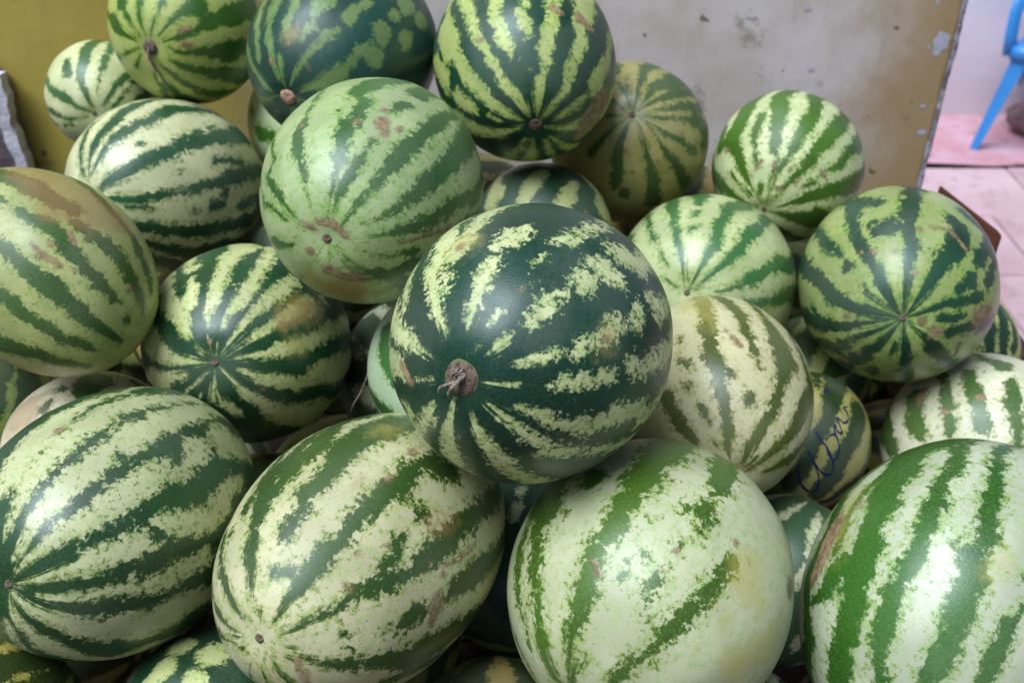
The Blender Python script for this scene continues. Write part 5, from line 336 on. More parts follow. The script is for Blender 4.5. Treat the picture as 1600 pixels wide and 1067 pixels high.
# stone at the foot of the wall
def mat_stone():
    n = NT('grey_stone')
    c = n.coords('Object')
    a = n.noise(c, 14, 6, 0.65)
    return n.finish(n.mix(n.ramp01(a, 0.3, 0.7), lin(150, 118, 120), lin(96, 72, 76)), 0.85, n.bump(a, 0.6, 0.01))
bm = bmesh.new()
bmesh.ops.create_icosphere(bm, subdivisions=3, radius=1.0)
rng = random.Random(5)
from mathutils import noise as mnoise
for v in bm.verts:
    d = 1 + 0.22 * mnoise.noise(v.co * 1.7 + Vector((3, 1, 7))) + 0.08 * mnoise.noise(v.co * 4)
    v.co = Vector((v.co.x * 0.16 * d, v.co.y * 0.12 * d, v.co.z * 0.085 * d))
o = obj('stone', from_bm('stone', bm, True), mat_stone())
o.location = (2.28, 4.02, 0.1)
tag(o, 'rough purplish grey stone on the ground under the blue chair', 'stone')

# ------------------------------------------------------------------ blue plastic chair
def mat_plastic(name, rgb):
    n = NT(name)
    c = n.coords('Object')
    a = n.noise(c, 9, 4, 0.6)
    b = n.noise(c, 60, 3, 0.6)
    col = n.mix(n.math('MULTIPLY', n.ramp01(a, 0.45, 0.75), 0.3), lin(*rgb), lin(70, 90, 130))
    return n.finish(col, 0.42, n.bump(b, 0.1, 0.002))
chair = bpy.data.objects.new('plastic_chair', None)
COL.objects.link(chair)
tag(chair, 'bright blue plastic armchair standing near the sunlit wall', 'chair')
pl = mat_plastic('blue_plastic', (52, 138, 210))
def leg_mesh(dx, dy):
    # an L-section leg: two tapered flanges meeting in a corner, splayed outwards
    bm = bmesh.new()
    ht = 0.43
    for k in range(2):
        w0, w1, th = 0.032, 0.064, 0.007
        sec = []
        for z, w in ((0, w0), (ht * 0.55, (w0 + w1) * 0.5), (ht, w1)):
            f = 1 - z / ht
            ox, oy = dx * 0.06 * f, dy * 0.05 * f
            if k == 0:
                q = [(0, 0), (-dx * w, 0), (-dx * w, -dy * th), (0, -dy * th)]
            else:
                q = [(0, 0.0005 * dy), (-dx * th, 0.0005 * dy), (-dx * th, -dy * w), (0, -dy * w)]
            sec.append([bm.verts.new((ox + x, oy + y, z)) for x, y in q])
        for s0, s1 in zip(sec[:-1], sec[1:]):
            for i in range(4):
                bm.faces.new((s0[i], s0[(i + 1) % 4], s1[(i + 1) % 4], s1[i]))
        bm.faces.new(sec[0]); bm.faces.new(sec[-1])
    bmesh.ops.recalc_face_normals(bm, faces=bm.faces)
    return from_bm('leg', bm)
HW, HD = 0.24, 0.22
for dx in (-1, 1):
    for dy in (-1, 1):
        l = obj('leg', leg_mesh(dx, dy), pl, chair)
        l.location = (dx * HW, dy * HD, 0)
# seat: slightly dished sheet with a rolled apron
bm = bmesh.new()
G = 14
grid = {}
for i in range(G + 1):
    for j in range(G + 1):
        x = (i / G * 2 - 1); y = (j / G * 2 - 1)
        z = 0.435 - 0.02 * (1 - x * x) * (1 - y * y)
        grid[i, j] = bm.verts.new((x * (HW + .012), y * (HD + .012), z))
for i in range(G):
    for j in range(G):
        bm.faces.new((grid[i, j], grid[i + 1, j], grid[i + 1, j + 1], grid[i, j + 1]))
edge = [grid[i, 0] for i in range(G + 1)] + [grid[G, j] for j in range(1, G + 1)] + [grid[i, G] for i in range(G - 1, -1, -1)] + [grid[0, j] for j in range(G - 1, 0, -1)]
lower = [bm.verts.new((v.co.x * 1.02, v.co.y * 1.02, 0.385)) for v in edge]
for i in range(len(edge)):
    k = (i + 1) % len(edge)
    bm.faces.new((edge[i], lower[i], lower[k], edge[k]))
seat = obj('seat', from_bm('seat', bm, True), pl, chair)
md = seat.modifiers.new('thick', 'SOLIDIFY'); md.thickness = 0.005
# arms: front post rising from the front leg, then the rest running back
for dx in (-1, 1):
    bm = bmesh.new()
    x = dx * (HW + .02)
    pts = [(x, -HD, .40), (x + dx * .012, -HD - .005, .47), (x + dx * .02, -HD, .56), (x + dx * .02, -HD + .04, .63), (x + dx * .015, -HD + .12, .655), (x + dx * .005, 0.05, .665), (x - dx * .01, HD + .03, .68)]
    add_tube(bm, pts, [.03, .027, .026, .028, .03, .03, .03], n=10, flat=0.45)
    obj('armrest', from_bm('armrest', bm, True), pl, chair)
bm = bmesh.new()
add_tube(bm, [(-HW - .01, HD + .01, .42), (-HW - .01, HD + .06, .62), (-HW + .02, HD + .11, .80), (-HW + .1, HD + .13, .86), (0, HD + .14, .875), (HW - .1, HD + .13, .86), (HW - .02, HD + .11, .80), (HW + .01, HD + .06, .62), (HW + .01, HD + .01, .42)], .026, n=10, flat=.5)
obj('back_frame', from_bm('back_frame', bm, True), pl, chair)
for k in range(5):
    bm = bmesh.new()
    x = -0.15 + k * 0.075
    add_tube(bm, [(x * .95, HD + .005, .42), (x, HD + .065, .62), (x, HD + .13, .86)], .024, n=8, flat=.25)
    obj('back_slat', from_bm('back_slat', bm, True), pl, chair)
chair.rotation_euler = (0, 0, math.radians(-38))
# place so that the front left foot stands where the photograph shows it
_f = Matrix.Rotation(math.radians(-38), 3, 'Z') @ Vector((-HW - .06, -HD - .05, 0))
chair.location = (1.905 - _f.x, 3.86 - _f.y, 0.022)

# ------------------------------------------------------------------ painted back board, crumbling pillar, brown plank
def mat_board():
    n = NT('worn_paint_sky_sheen')
    c = n.coords('Object')
    s = n.sep(c)
    big = n.noise(n.mapping(c, (3, 0, 1)), 2.2, 5, 0.55)
    mid = n.noise(n.mapping(c, (1, 5, 2)), 7, 6, 0.6)
    fine = n.noise(c, 60, 4, 0.6)
    # ochre paint with a pale sky sheen painted into its upper middle
    sky_sheen = n.ramp01(n.math('ADD', n.math('ABSOLUTE', n.math('SUBTRACT', s[0], 0.20)), n.math('MULTIPLY', n.math('SUBTRACT', big, 0.5), 0.5)), 0.74, 0.34)
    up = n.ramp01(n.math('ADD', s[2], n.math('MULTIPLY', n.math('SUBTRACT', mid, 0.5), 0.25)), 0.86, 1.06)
    sky_sheen = n.math('MULTIPLY', sky_sheen, up)
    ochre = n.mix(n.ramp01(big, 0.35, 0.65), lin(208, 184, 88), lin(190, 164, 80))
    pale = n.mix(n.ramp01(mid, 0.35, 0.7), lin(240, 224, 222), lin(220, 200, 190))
    col = n.mix(sky_sheen, ochre, pale)
    rightb = n.ramp01(n.math('ADD', s[0], n.math('MULTIPLY', n.math('SUBTRACT', mid, 0.5), 0.3)), 0.45, 0.72)
    col = n.mix(n.math('MULTIPLY', rightb, 0.9), col, lin(182, 148, 106))
    blot = n.ramp01(n.noise(n.mapping(c, (9, 2, 4)), 9, 7, 0.68), 0.60, 0.70)
    col = n.mix(n.math('MULTIPLY', blot, 0.55), col, lin(124, 100, 76))
    spot = n.ramp01(n.noise(n.mapping(c, (2, 8, 4)), 34, 3, 0.5), 0.70, 0.74)
    col = n.mix(n.math('MULTIPLY', spot, 0.8), col, lin(112, 84, 60))
    # chips where the paint has come away
    chip = n.ramp01(n.noise(n.mapping(c, (7, 3, 11)), 13, 8, 0.6), 0.79, 0.80)
    drip = n.ramp01(n.noise(n.mapping(c, (1, 1, 1), scale=(1, 1, 0.12)), 26, 5, 0.65), 0.56, 0.74)
    col = n.mix(n.math('MULTIPLY', drip, 0.30), col, lin(150, 126, 92))
    scr = n.ramp01(n.noise(n.mapping(c, (4, 1, 6), rot=(0, 0.5, 0), scale=(0.15, 1, 1.6)), 60, 2, 0.5), 0.70, 0.73)
    col = n.mix(n.math('MULTIPLY', scr, 0.5), col, lin(222, 214, 220))
    col = n.mix(chip, col, lin(188, 184, 204))
    h = n.math('SUBTRACT', n.math('MULTIPLY', mid, 0.5), n.math('MULTIPLY', chip, 0.35))
    return n.finish(col, n.ramp01(mid, 0.3, 0.7, a=0.42, b=0.6), n.bump(n.math('ADD', h, n.math('MULTIPLY', fine, 0.08)), 0.35, 0.006))
PY = 1.60
def board_mesh():
    # sheet with a slightly ragged right edge
    bm = bmesh.new()
    z0, z1 = 0.46, 2.35
    nz = 90
    rng = random.Random(8)
    fr, bk = [], []
    for i in range(nz + 1):
        z = z0 + (z1 - z0) * i / nz
        xr = 0.722 + 0.004 * mnoise.noise(Vector((z * 9, 0, 3))) + 0.0025 * mnoise.noise(Vector((z * 40, 5, 3)))
        fr.append((bm.verts.new((-1.12, PY, z)), bm.verts.new((-0.2, PY, z)), bm.verts.new((xr - .01, PY, z)), bm.verts.new((xr, PY + .004, z))))
        bk.append((bm.verts.new((-1.12, PY + .022, z)), bm.verts.new((xr - .002, PY + .022, z))))
    for i in range(nz):
        a, b = fr[i], fr[i + 1]
        for k in range(3):
            bm.faces.new((a[k], a[k + 1], b[k + 1], b[k]))
        c, d = bk[i], bk[i + 1]
        bm.faces.new((a[3], c[1], d[1], b[3]))
        bm.faces.new((c[1], c[0], d[0], d[1]))
        bm.faces.new((c[0], a[0], b[0], d[0]))
    return from_bm('back_board', bm)
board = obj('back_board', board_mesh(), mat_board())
tag(board, 'stained ochre painted board with a painted-in pale sky sheen, standing behind the melon heap', 'board')

def mat_plain(name, rgb1, rgb2, rough=0.8, scale=12, bump=0.3):
    n = NT(name)
    c = n.coords('Object')
    a = n.noise(c, scale, 6, 0.65)
    f = n.noise(c, scale * 6, 4, 0.6)
    col = n.mix(n.ramp01(a, 0.35, 0.65), lin(*rgb1), lin(*rgb2))
    return n.finish(col, rough, n.bump(n.math('ADD', a, n.math('MULTIPLY', f, 0.4)), bump, 0.008))
edge_mat = mat_plain('chipped_edge', (96, 84, 84), (188, 180, 196), scale=40)
bm = bmesh.new()
for i in range(60):
    z = 0.6 + i * 0.029
    xr = 0.722 + 0.004 * mnoise.noise(Vector((z * 9, 0, 3)))
    w = 0.006 + 0.006 * abs(mnoise.noise(Vector((z * 13, 2, 9))))
    add_box(bm, (xr - .002, PY + .002 + .0005 * (i % 3), z), (w, .012, .0285), bevel=.001)
obj('chipped_edge', from_bm('chipped_edge', bm), edge_mat, board)
# flaked-off patches seen on the board
flake_mat = mat_plain('bare_primer', (206, 200, 214), (190, 182, 196), scale=30, bump=0.1)
def flake(x, z, w, h, seed):
    bm = bmesh.new()
    c = bm.verts.new((x, PY - .0006, z))
    ring = []
    for k in range(22):
        t = k / 22 * 2 * math.pi
        r = 1 + 0.5 * mnoise.noise(Vector((math.cos(t) * 1.6 + seed, math.sin(t) * 1.6, seed * 3.1)))
        ring.append(bm.verts.new((x + math.cos(t) * w * r, PY - .0005, z + math.sin(t) * h * r)))
    for k in range(22):
        bm.faces.new((c, ring[(k + 1) % 22], ring[k]))
    bmesh.ops.recalc_face_normals(bm, faces=bm.faces)
    o = obj('paint_chip', from_bm('paint_chip', bm), flake_mat, board)
for a_ in FLAKES:
    flake(*a_)

# crumbling plaster at the left edge
pil_mat = mat_plain('crumbling_grey_plaster', (150, 134, 140), (110, 94, 100), scale=16, bump=0.7)
lip_mat = mat_plain('white_plaster_lip', (226, 218, 228), (196, 186, 196), scale=24, bump=0.5)
pillar = bpy.data.objects.new('plaster_pillar', None)
COL.objects.link(pillar)
tag(pillar, 'crumbling grey plaster pillar with a broken white edge at the far left', 'pillar')
def pil_edge(z):
    return -0.829 + 0.008 * mnoise.noise(Vector((z * 14, 1, 4))) + 0.006 * mnoise.noise(Vector((z * 45, 3, 4)))
bm = bmesh.new()
rows = []
for i in range(70):
    z = 0.0 + i * 0.0175
    xe = pil_edge(z)
    if z > 1.17: xe -= (z - 1.17) * 1.0
    row = []
    for k in range(8):
        x = xe - k * 0.05
        row.append(bm.verts.new((x, 1.566 + 0.008 * mnoise.noise(Vector((x * 20, z * 20, 2))) + (0.008 if k == 0 else 0), z)))
    row.append(bm.verts.new((xe - .35, 1.594, z)))
    row.append(bm.verts.new((xe, 1.594, z)))
    rows.append(row)
for a, b in zip(rows[:-1], rows[1:]):
    m = len(a)
    for k in range(m):
        bm.faces.new((a[k], a[(k + 1) % m], b[(k + 1) % m], b[k]))
bm.faces.new(rows[-1]); bm.faces.new(rows[0][::-1])
bmesh.ops.recalc_face_normals(bm, faces=bm.faces)
obj('core', from_bm('core', bm), pil_mat, pillar)
bm = bmesh.new()
lip = []
for i in range(90):
    z = 0.4 + i * 0.0088
    xe = pil_edge(z)
    w = 0.012 + 0.010 * (0.5 + mnoise.noise(Vector((z * 22, 7, 1))))
    lip.append([bm.verts.new(p) for p in ((xe - w, 1.556, z), (xe + .004, 1.553, z), (xe + .007, 1.572, z), (xe - w, 1.574, z))])
for a, b in zip(lip[:-1], lip[1:]):
    for k in range(4):
        bm.faces.new((a[k], a[(k + 1) % 4], b[(k + 1) % 4], b[k]))
bm.faces.new(lip[0][::-1]); bm.faces.new(lip[-1])
bmesh.ops.recalc_face_normals(bm, faces=bm.faces)
obj('broken_lip', from_bm('broken_lip', bm), lip_mat, pillar)

# wooden bed of the stall under the heap
wood = mat_plain('dark_reddish_planks', (74, 46, 42), (52, 32, 30), scale=8)
bed = bpy.data.objects.new('stall_bed', None)
COL.objects.link(bed)
tag(bed, 'dark reddish plank platform under the whole heap of melons', 'platform')
BZ = 0.60
bm = bmesh.new()
add_box(bm, (0, 0, 0), (1.66, 0.152, 0.03), bevel=.003)
pm = from_bm('plank', bm); pm.materials.append(wood)
for k in range(8):
    p = obj('plank', pm, None, bed)
    p.location = (-0.11, 0.36 + k * 0.157, BZ - .015)
bm = bmesh.new()
add_box(bm, (0, 0, 0), (0.08, 0.08, BZ - .032), bevel=.004)
lm = from_bm('leg', bm); lm.materials.append(wood)
for x in (-0.88, 0.66):
    for y in (0.36, 1.44):
        p = obj('leg', lm, None, bed); p.location = (x, y, (BZ - .032) / 2 + .001)
bm = bmesh.new(); add_box(bm, (0, 0, 0), (1.66, 0.03, 0.16), bevel=.003)
fm = from_bm('front_rail', bm); fm.materials.append(wood)
p = obj('front_rail', fm, None, bed); p.location = (-0.11, 0.266, BZ + .05)

bm = bmesh.new(); add_box(bm, (0, 0, 0), (0.02, 1.32, 0.48), bevel=.003)  # added boards, hidden behind the melons, that block light leaking under the heap
sm2 = from_bm('light_block_board', bm); sm2.materials.append(wood)
for x_, z_ in ((-0.93, BZ + .16), (0.746, BZ + .07)):
    p = obj('light_block_board', sm2, None, bed); p.location = (x_, 0.934, z_)

# corner of a brown plank behind the right-hand melons
brown = mat_plain('brown_plank', (120, 66, 44), (98, 52, 36), scale=10)
bm = bmesh.new()
q = [(0.729, 0.512), (0.737, 1.022), (0.63, 1.098), (0.63, 0.512)]
f0 = [bm.verts.new((x, 1.315, z)) for x, z in q]
f1 = [bm.verts.new((x, 1.335, z)) for x, z in q]
bm.faces.new(f0); bm.faces.new(f1[::-1])
for k in range(4):
    bm.faces.new((f0[k], f1[k], f1[(k + 1) % 4], f0[(k + 1) % 4]))
bmesh.ops.recalc_face_normals(bm, faces=bm.faces)
bmesh.ops.bevel(bm, geom=list(bm.edges), offset=0.002, segments=2, affect='EDGES')
tag(obj('wooden_plank', from_bm('wooden_plank', bm), brown),
    'brown wooden plank whose corner peeks out behind the shiny melon at right', 'plank')

# ------------------------------------------------------------------ watermelons
def rind_material(key, st, b, seed):
    pale, dark = st['pale'], st['dark']
    rnd = random.Random(seed)
    off = (rnd.uniform(-20, 20), rnd.uniform(-20, 20), rnd.uniform(-20, 20))
    n = NT('rind_' + st['word'])
    oc = n.coords('Object')
    q0 = n.mapping(oc, scale=(1 / b, 1 / b, 1 / b))
    q = n.mapping(oc, loc=off, scale=(1 / b, 1 / b, 1 / b))
    s = n.sep(q0)
    rho = n.math('SQRT', n.math('ADD', n.math('ADD', n.math('MULTIPLY', s[0], s[0]), n.math('MULTIPLY', s[1], s[1])), 1e-5))
    cx_, cy_ = n.math('DIVIDE', s[0], rho), n.math('DIVIDE', s[1], rho)
    streak_vec = n.comb(n.math('MULTIPLY_ADD', cx_, 9.0, off[0]), n.math('MULTIPLY_ADD', cy_, 9.0, off[1]), n.math('MULTIPLY_ADD', s[2], 3.0, off[2]))
    streak = n.math('SUBTRACT', n.noise(streak_vec, 1.3, 4, 0.6), 0.5)
    nearpole = n.ramp01(rho, 0.75, 0.25)
    at = n.t.nodes.new('ShaderNodeAttribute'); at.attribute_name = 'paint'
    pa = n.t.nodes.new('ShaderNodeSeparateColor'); n.t.links.new(at.outputs['Color'], pa.inputs[0])
    field, scar, yel, brn = pa.outputs[0], pa.outputs[1], pa.outputs[2], at.outputs['Alpha']
    at2 = n.t.nodes.new('ShaderNodeAttribute'); at2.attribute_name = 'cloud'
    pb = n.t.nodes.new('ShaderNodeSeparateColor'); n.t.links.new(at2.outputs['Color'], pb.inputs[0])
    c_lo, c_mid, c_pat, c_rgh = pb.outputs[0], pb.outputs[1], pb.outputs[2], at2.outputs['Alpha']
    mid = n.math('SUBTRACT', n.noise(q, 7.5, 5, 0.66), 0.5)
    fin = n.math('SUBTRACT', n.noise(q, 24, 4, 0.75), 0.5)
    mot = n.noise(n.mapping(q, (5, 3, 1)), 14, 3, 0.7)
    vfine = n.noise(q, 75, 2, 0.65)
    calm = n.math('SUBTRACT', 1.0, n.math('MULTIPLY', nearpole, 0.75))
    t = n.math('MULTIPLY_ADD', n.math('MULTIPLY', mid, calm), st['rag'] * 0.72, field)
    t = n.math('MULTIPLY_ADD', n.math('MULTIPLY', fin, calm), st['fleck'] * 1.25, t)
    t = n.math('MULTIPLY_ADD', n.math('MULTIPLY', streak, nearpole), 0.16, n.math('ADD', t, st['bias']))
    m_dark = n.ramp01(t, -0.020, 0.020)
    m_lime = n.math('MULTIPLY', n.ramp01(t, -0.075, 0.0), n.ramp01(mot, 0.35, 0.62))
    # cells and veins of the skin
    vcell = n.voronoi(q, 30)
    cell = n.ramp01(n.math('MULTIPLY_ADD', fin, 0.25, vcell), 0.0, 0.22)
    dk = n.mix(cell, tuple(c * 0.62 for c in dark[:3]) + (1,), dark)
    dk = n.mix(n.math('MULTIPLY', n.ramp01(vfine, 0.5, 0.8), 0.18 * st['net']), dk, st['lime'])
    dk = n.mix(n.math('MULTIPLY', n.ramp01(c_lo, -0.3, 1.2), 0.35), dk, tuple(min(1, c * 1.6) for c in dark[:3]) + (1,))
    # pale rind: cloudy, with faint green mottling and small flecks
    pl1 = tuple(c * 0.80 for c in pale[:3]) + (1,)
    mo = st.get('mott', 1.0)
    pl2 = (pale[0] * (1 - .28 * mo), pale[1] * (1 - .12 * mo), pale[2] * (1 - .38 * mo), 1)
    pc = n.mix(n.ramp01(c_mid, -1, 1.2), pale, pl1)
    pc = n.mix(n.math('MULTIPLY', n.ramp01(mot, 0.45, 0.72), 0.75), pc, pl2)
    pvein = n.math('MULTIPLY', n.ramp01(vcell, 0.10, 0.0), n.ramp01(mot, 0.42, 0.6))
    pc = n.mix(n.math('MULTIPLY', pvein, 0.24 * st['net']), pc, st['lime'])
    pc = n.mix(n.math('MULTIPLY', n.ramp01(vfine, 0.68, 0.74), 0.5), pc, tuple(c * 1.3 for c in st['lime'][:3]) + (1,))
    sp = n.ramp01(n.math('MULTIPLY_ADD', fin, 0.62 * st['speck'], t), 0.0, 0.03)
    sp2 = n.mix(n.ramp01(mot, 0.4, 0.6), st['lime'], tuple(0.55 * a_ + 0.45 * b_ for a_, b_ in zip(dark[:3], st['lime'][:3])) + (1,))
    col = n.mix(n.math('MULTIPLY', m_lime, 0.6), pc, st['lime'])
    col = n.mix(n.math('MULTIPLY', sp, 0.75), col, sp2)
    col = n.mix(m_dark, col, dk)
    # yellowed and browned skin
    ynoise = n.math('ADD', n.math('MULTIPLY', mid, 0.45), n.math('MULTIPLY', c_pat, 0.03))
    ym = n.ramp01(n.math('ADD', yel, ynoise), -0.10, 0.10)
    col = n.mix(n.math('MULTIPLY', ym, 0.5), col, lin(182, 168, 84))
    bmk = n.ramp01(n.math('ADD', brn, ynoise), -0.12, 0.10)
    col = n.mix(n.math('MULTIPLY', bmk, 0.6), col, lin(156, 118, 78))
    # dry scars and scabs, and a scatter of small blemishes
    snoise = n.math('MULTIPLY', fin, 0.12)
    sm = n.ramp01(n.math('ADD', scar, snoise), -0.006, 0.008)
    rim = n.ramp01(n.math('ADD', scar, snoise), -0.03, 0.0)
    blem = n.ramp01(n.noise(n.mapping(q, (3, 7, 5)), 11, 4, 0.75), 0.755, 0.77)
    sm = n.math('MAXIMUM', sm, n.math('MULTIPLY', blem, 0.8))
    scol = n.mix(n.ramp01(mot, 0.38, 0.62), lin(164, 136, 100), lin(122, 98, 70))
    col = n.mix(n.math('MULTIPLY', rim, 0.5), col, lin(110, 84, 52))
    col = n.mix(n.math('MULTIPLY', sm, 0.92), col, scol)
    # thin film of dust
    dust = n.ramp01(n.math('MULTIPLY_ADD', mot, 2.0, c_rgh), 0.6, 2.4)
    col = n.mix(n.math('MULTIPLY', dust, 0.07), col, lin(180, 172, 158))
    rough = n.math('MULTIPLY_ADD', dust, 0.22, st['rough'])
    rough = n.math('MULTIPLY_ADD', c_lo, 0.03, rough)
    rough = n.math('MAXIMUM', rough, n.math('MULTIPLY', sm, 0.8))
    h = n.math('MULTIPLY_ADD', n.ramp01(scar, -0.008, 0.012), 1.2, vfine)
    return n.finish(col, rough, n.bump(h, 0.22, 0.0009), IOR=1.5, Coat_Weight=0.18, Coat_Roughness=0.28)

def sph(lo, la):
    lo, la = math.radians(lo), math.radians(la)
    return (math.cos(la) * math.cos(lo), math.cos(la) * math.sin(lo), math.sin(la))

def stroke_field(P, strokes):
    """largest (half width - distance) over all strokes, on the unit sphere"""
    best = np.full(len(P), -1.0)
    for st in strokes:
        pts = np.array([sph(a, l) for a, l, w in st]); ws = np.radians([w for a, l, w in st])
        if len(pts) == 1:
            d = np.linalg.norm(P - pts[0], axis=1)
            best = np.maximum(best, ws[0] - d)
            continue
        for i in range(len(pts) - 1):
            a, b = pts[i], pts[i + 1]
            ab = b - a
            t = np.clip(((P - a) @ ab) / max(ab @ ab, 1e-9), 0, 1)
            d = np.linalg.norm(P - (a + t[:, None] * ab), axis=1)
            best = np.maximum(best, ws[i] + (ws[i + 1] - ws[i]) * t - d)
    return best

POLEZ = {}
def melon_mesh(name, b, c, seed, data, nu, nv, dimple, key=''):
    lo = np.linspace(0, 2 * np.pi, nu, endpoint=False)
    la = np.linspace(np.pi / 2, -np.pi / 2, nv + 1)[1:-1]
    LO, LA = np.meshgrid(lo, la)
    U = np.stack([np.cos(LA) * np.cos(LO), np.cos(LA) * np.sin(LO), np.sin(LA)], -1).reshape(-1, 3)
    U = np.vstack([U, [[0, 0, 1], [0, 0, -1]]])
    r = random.Random(seed)
    # gentle lumps so that no melon is a perfect ellipsoid
    rad = np.ones(len(U))
    for k in range(7):
        d = np.array([r.gauss(0, 1) for _ in range(3)]); d /= np.linalg.norm(d)
        rad += r.uniform(-1, 1) * (0.002 if key == 'P' else 0.008) * np.sin(U @ d * r.uniform(1.5, 4.5) + r.uniform(0, 6))
    kk_ = 0.3 if key == 'P' else 1.0
    rad += kk_ * r.uniform(-.018, .018) * U[:, 2] * (1 - U[:, 2] ** 2)
    for k in range(2):
        d = np.array([r.gauss(0, 1) for _ in range(3)]); d /= np.linalg.norm(d)
        x_ = np.clip((U @ d - 0.62) / 0.38, 0, 1)
        rad -= kk_ * r.uniform(.008, .02) * x_ * x_ * (3 - 2 * x_)
    lon = np.arctan2(U[:, 1], U[:, 0]); rho = np.hypot(U[:, 0], U[:, 1])
    rad += (0.0005 if key == 'P' else 0.0032) * np.cos(lon * 10 + r.uniform(0, 6)) * rho ** 1.5
    ang = np.arccos(np.clip(np.abs(U[:, 2]), 0, 1))
    rad -= dimple * np.exp(-(ang / math.radians(9)) ** 2)
    V = U * rad[:, None] * np.array([b, b, c])
    POLEZ[key] = float(V[-2, 2])
    m = nv - 1
    idx = np.arange(m * nu).reshape(m, nu)
    nx = np.roll(idx, -1, axis=1)
    quads = np.stack([idx[:-1], idx[1:], nx[1:], nx[:-1]], -1).reshape(-1, 4)
    n0, n1 = m * nu, m * nu + 1
    top = [(n0, int(idx[0, k]), int(nx[0, k])) for k in range(nu)]
    bot = [(n1, int(nx[-1, k]), int(idx[-1, k])) for k in range(nu)]
    me = bpy.data.meshes.new(name)
    tris = np.array(top + bot, np.int32)
    me.vertices.add(len(V)); me.vertices.foreach_set('co', V.astype(np.float32).ravel())
    li = np.concatenate([quads.ravel(), tris.ravel()]).astype(np.int32)
    me.loops.add(len(li)); me.loops.foreach_set('vertex_index', li)
    ls = np.concatenate([np.arange(len(quads)) * 4, len(quads) * 4 + np.arange(len(tris)) * 3]).astype(np.int32)
    me.polygons.add(len(ls)); me.polygons.foreach_set('loop_start', ls)
    me.polygons.foreach_set('use_smooth', np.ones(len(ls), bool))
    me.update(calc_edges=True)
    f = stroke_field(U, data['m'])
    if data['base'] == 'd': f = -f
    if 'X' in data:
        x = stroke_field(U, data['X'])
        f = np.maximum(f, x) if data['base'] == 'd' else np.minimum(f, -x)
    f = np.clip(f, -0.5, 0.5)
    sc = stroke_field(U, data['S']) if data.get('S') else np.full(len(U), -1.0)
    ye = stroke_field(U, data['Y']) if data.get('Y') else np.full(len(U), -1.0)
    br = stroke_field(U, data['N']) if data.get('N') else np.full(len(U), -1.0)
    arr = np.stack([f, sc, ye, br], -1).astype(np.float32)
    ca = me.attributes.new('paint', 'FLOAT_COLOR', 'POINT')
    ca.data.foreach_set('color', arr.ravel())
    cl = np.zeros((len(U), 4), np.float32)
    rs_ = np.random.default_rng(seed)
    for ch, fr in enumerate((3.0, 7.0, 9.0, 4.5)):
        W_ = rs_.normal(size=(20, 3)) * fr
        cl[:, ch] = np.sin(U @ W_.T + rs_.uniform(0, 6.28, 20)).sum(1) / 3.2
    cb = me.attributes.new('cloud', 'FLOAT_COLOR', 'POINT')
    cb.data.foreach_set('color', cl.ravel())
    me.update()
    return me

# dried stem and blossom ends -----------------------------------------------
def mat_cork(name, c1, c2):
    n = NT(name)
    c = n.coords('Object')
    a = n.noise(c, 260, 5, 0.7)
    b = n.noise(c, 700, 3, 0.6)
    col = n.mix(n.ramp01(a, 0.35, 0.65), lin(*c1), lin(*c2))
    return n.finish(col, 0.85, n.bump(n.math('ADD', a, b), 0.8, 0.0012))
cork = mat_cork('dry_brown_stem', (136, 112, 94), (74, 58, 48))
cork_pale = mat_cork('dry_pinkish_stem', (206, 164, 140), (150, 100, 84))
fibre = mat_cork('pale_dry_fibre', (176, 158, 140), (104, 84, 74))
rimm = mat_cork('stem_scar_rim', (120, 124, 74), (96, 104, 58))

def disc(r, h, seed, cup=0.0, n=28, rings=6, rag=0.12):
    bm = bmesh.new()
    rows = []
    top = bm.verts.new((0, 0, h - cup))
    for j in range(1, rings + 1):
        f = j / rings
        row = []
        for k in range(n):
            t = k / n * 2 * math.pi
            rr = r * f * (1 + rag * f * mnoise.noise(Vector((math.cos(t) * 1.3 + seed, math.sin(t) * 1.3, seed))))
            z = h * (1 - f ** 3) - cup * (1 - f ** 2) + 0.18 * h * mnoise.noise(Vector((rr * math.cos(t) * 300, rr * math.sin(t) * 300, seed)))
            if j == rings: z = -0.004
            row.append(bm.verts.new((rr * math.cos(t), rr * math.sin(t), z)))
        rows.append(row)
    for k in range(n):
        bm.faces.new((top, rows[0][k], rows[0][(k + 1) % n]))
    for a, b in zip(rows[:-1], rows[1:]):
        for k in range(n):
            bm.faces.new((a[k], b[k], b[(k + 1) % n], a[(k + 1) % n]))
    return from_bm('stem_end', bm, True)

def tendril(parent, pts, r0, r1, mat):
    bm = bmesh.new()
    sm_ = []
    P = [Vector(p) for p in pts]
    for i in range(len(P) - 1):
        p0, p1, p2, p3 = P[max(i - 1, 0)], P[i], P[i + 1], P[min(i + 2, len(P) - 1)]
        for k in range(6):
            t = k / 6
            sm_.append(0.5 * ((2 * p1) + (p2 - p0) * t + (2 * p0 - 5 * p1 + 4 * p2 - p3) * t * t + (3 * p1 - p0 - 3 * p2 + p3) * t ** 3))
    sm_.append(P[-1])
    rad = [(r0 + (r1 - r0) * i / (len(sm_) - 1)) * (1 + 0.22 * math.sin(i * 2.3)) for i in range(len(sm_))]
    add_tube(bm, sm_, rad, n=8)
    return obj('dry_stalk', from_bm('dry_stalk', bm, True), mat, parent)

def frame(ax):
    z = Vector(ax).normalized()
    up = Vector((0, 0, 1)) if abs(z.z) < .95 else Vector((0, 1, 0))
    x = up.cross(z).normalized()
    y = z.cross(x)
    return Matrix((x, y, z)).transposed()

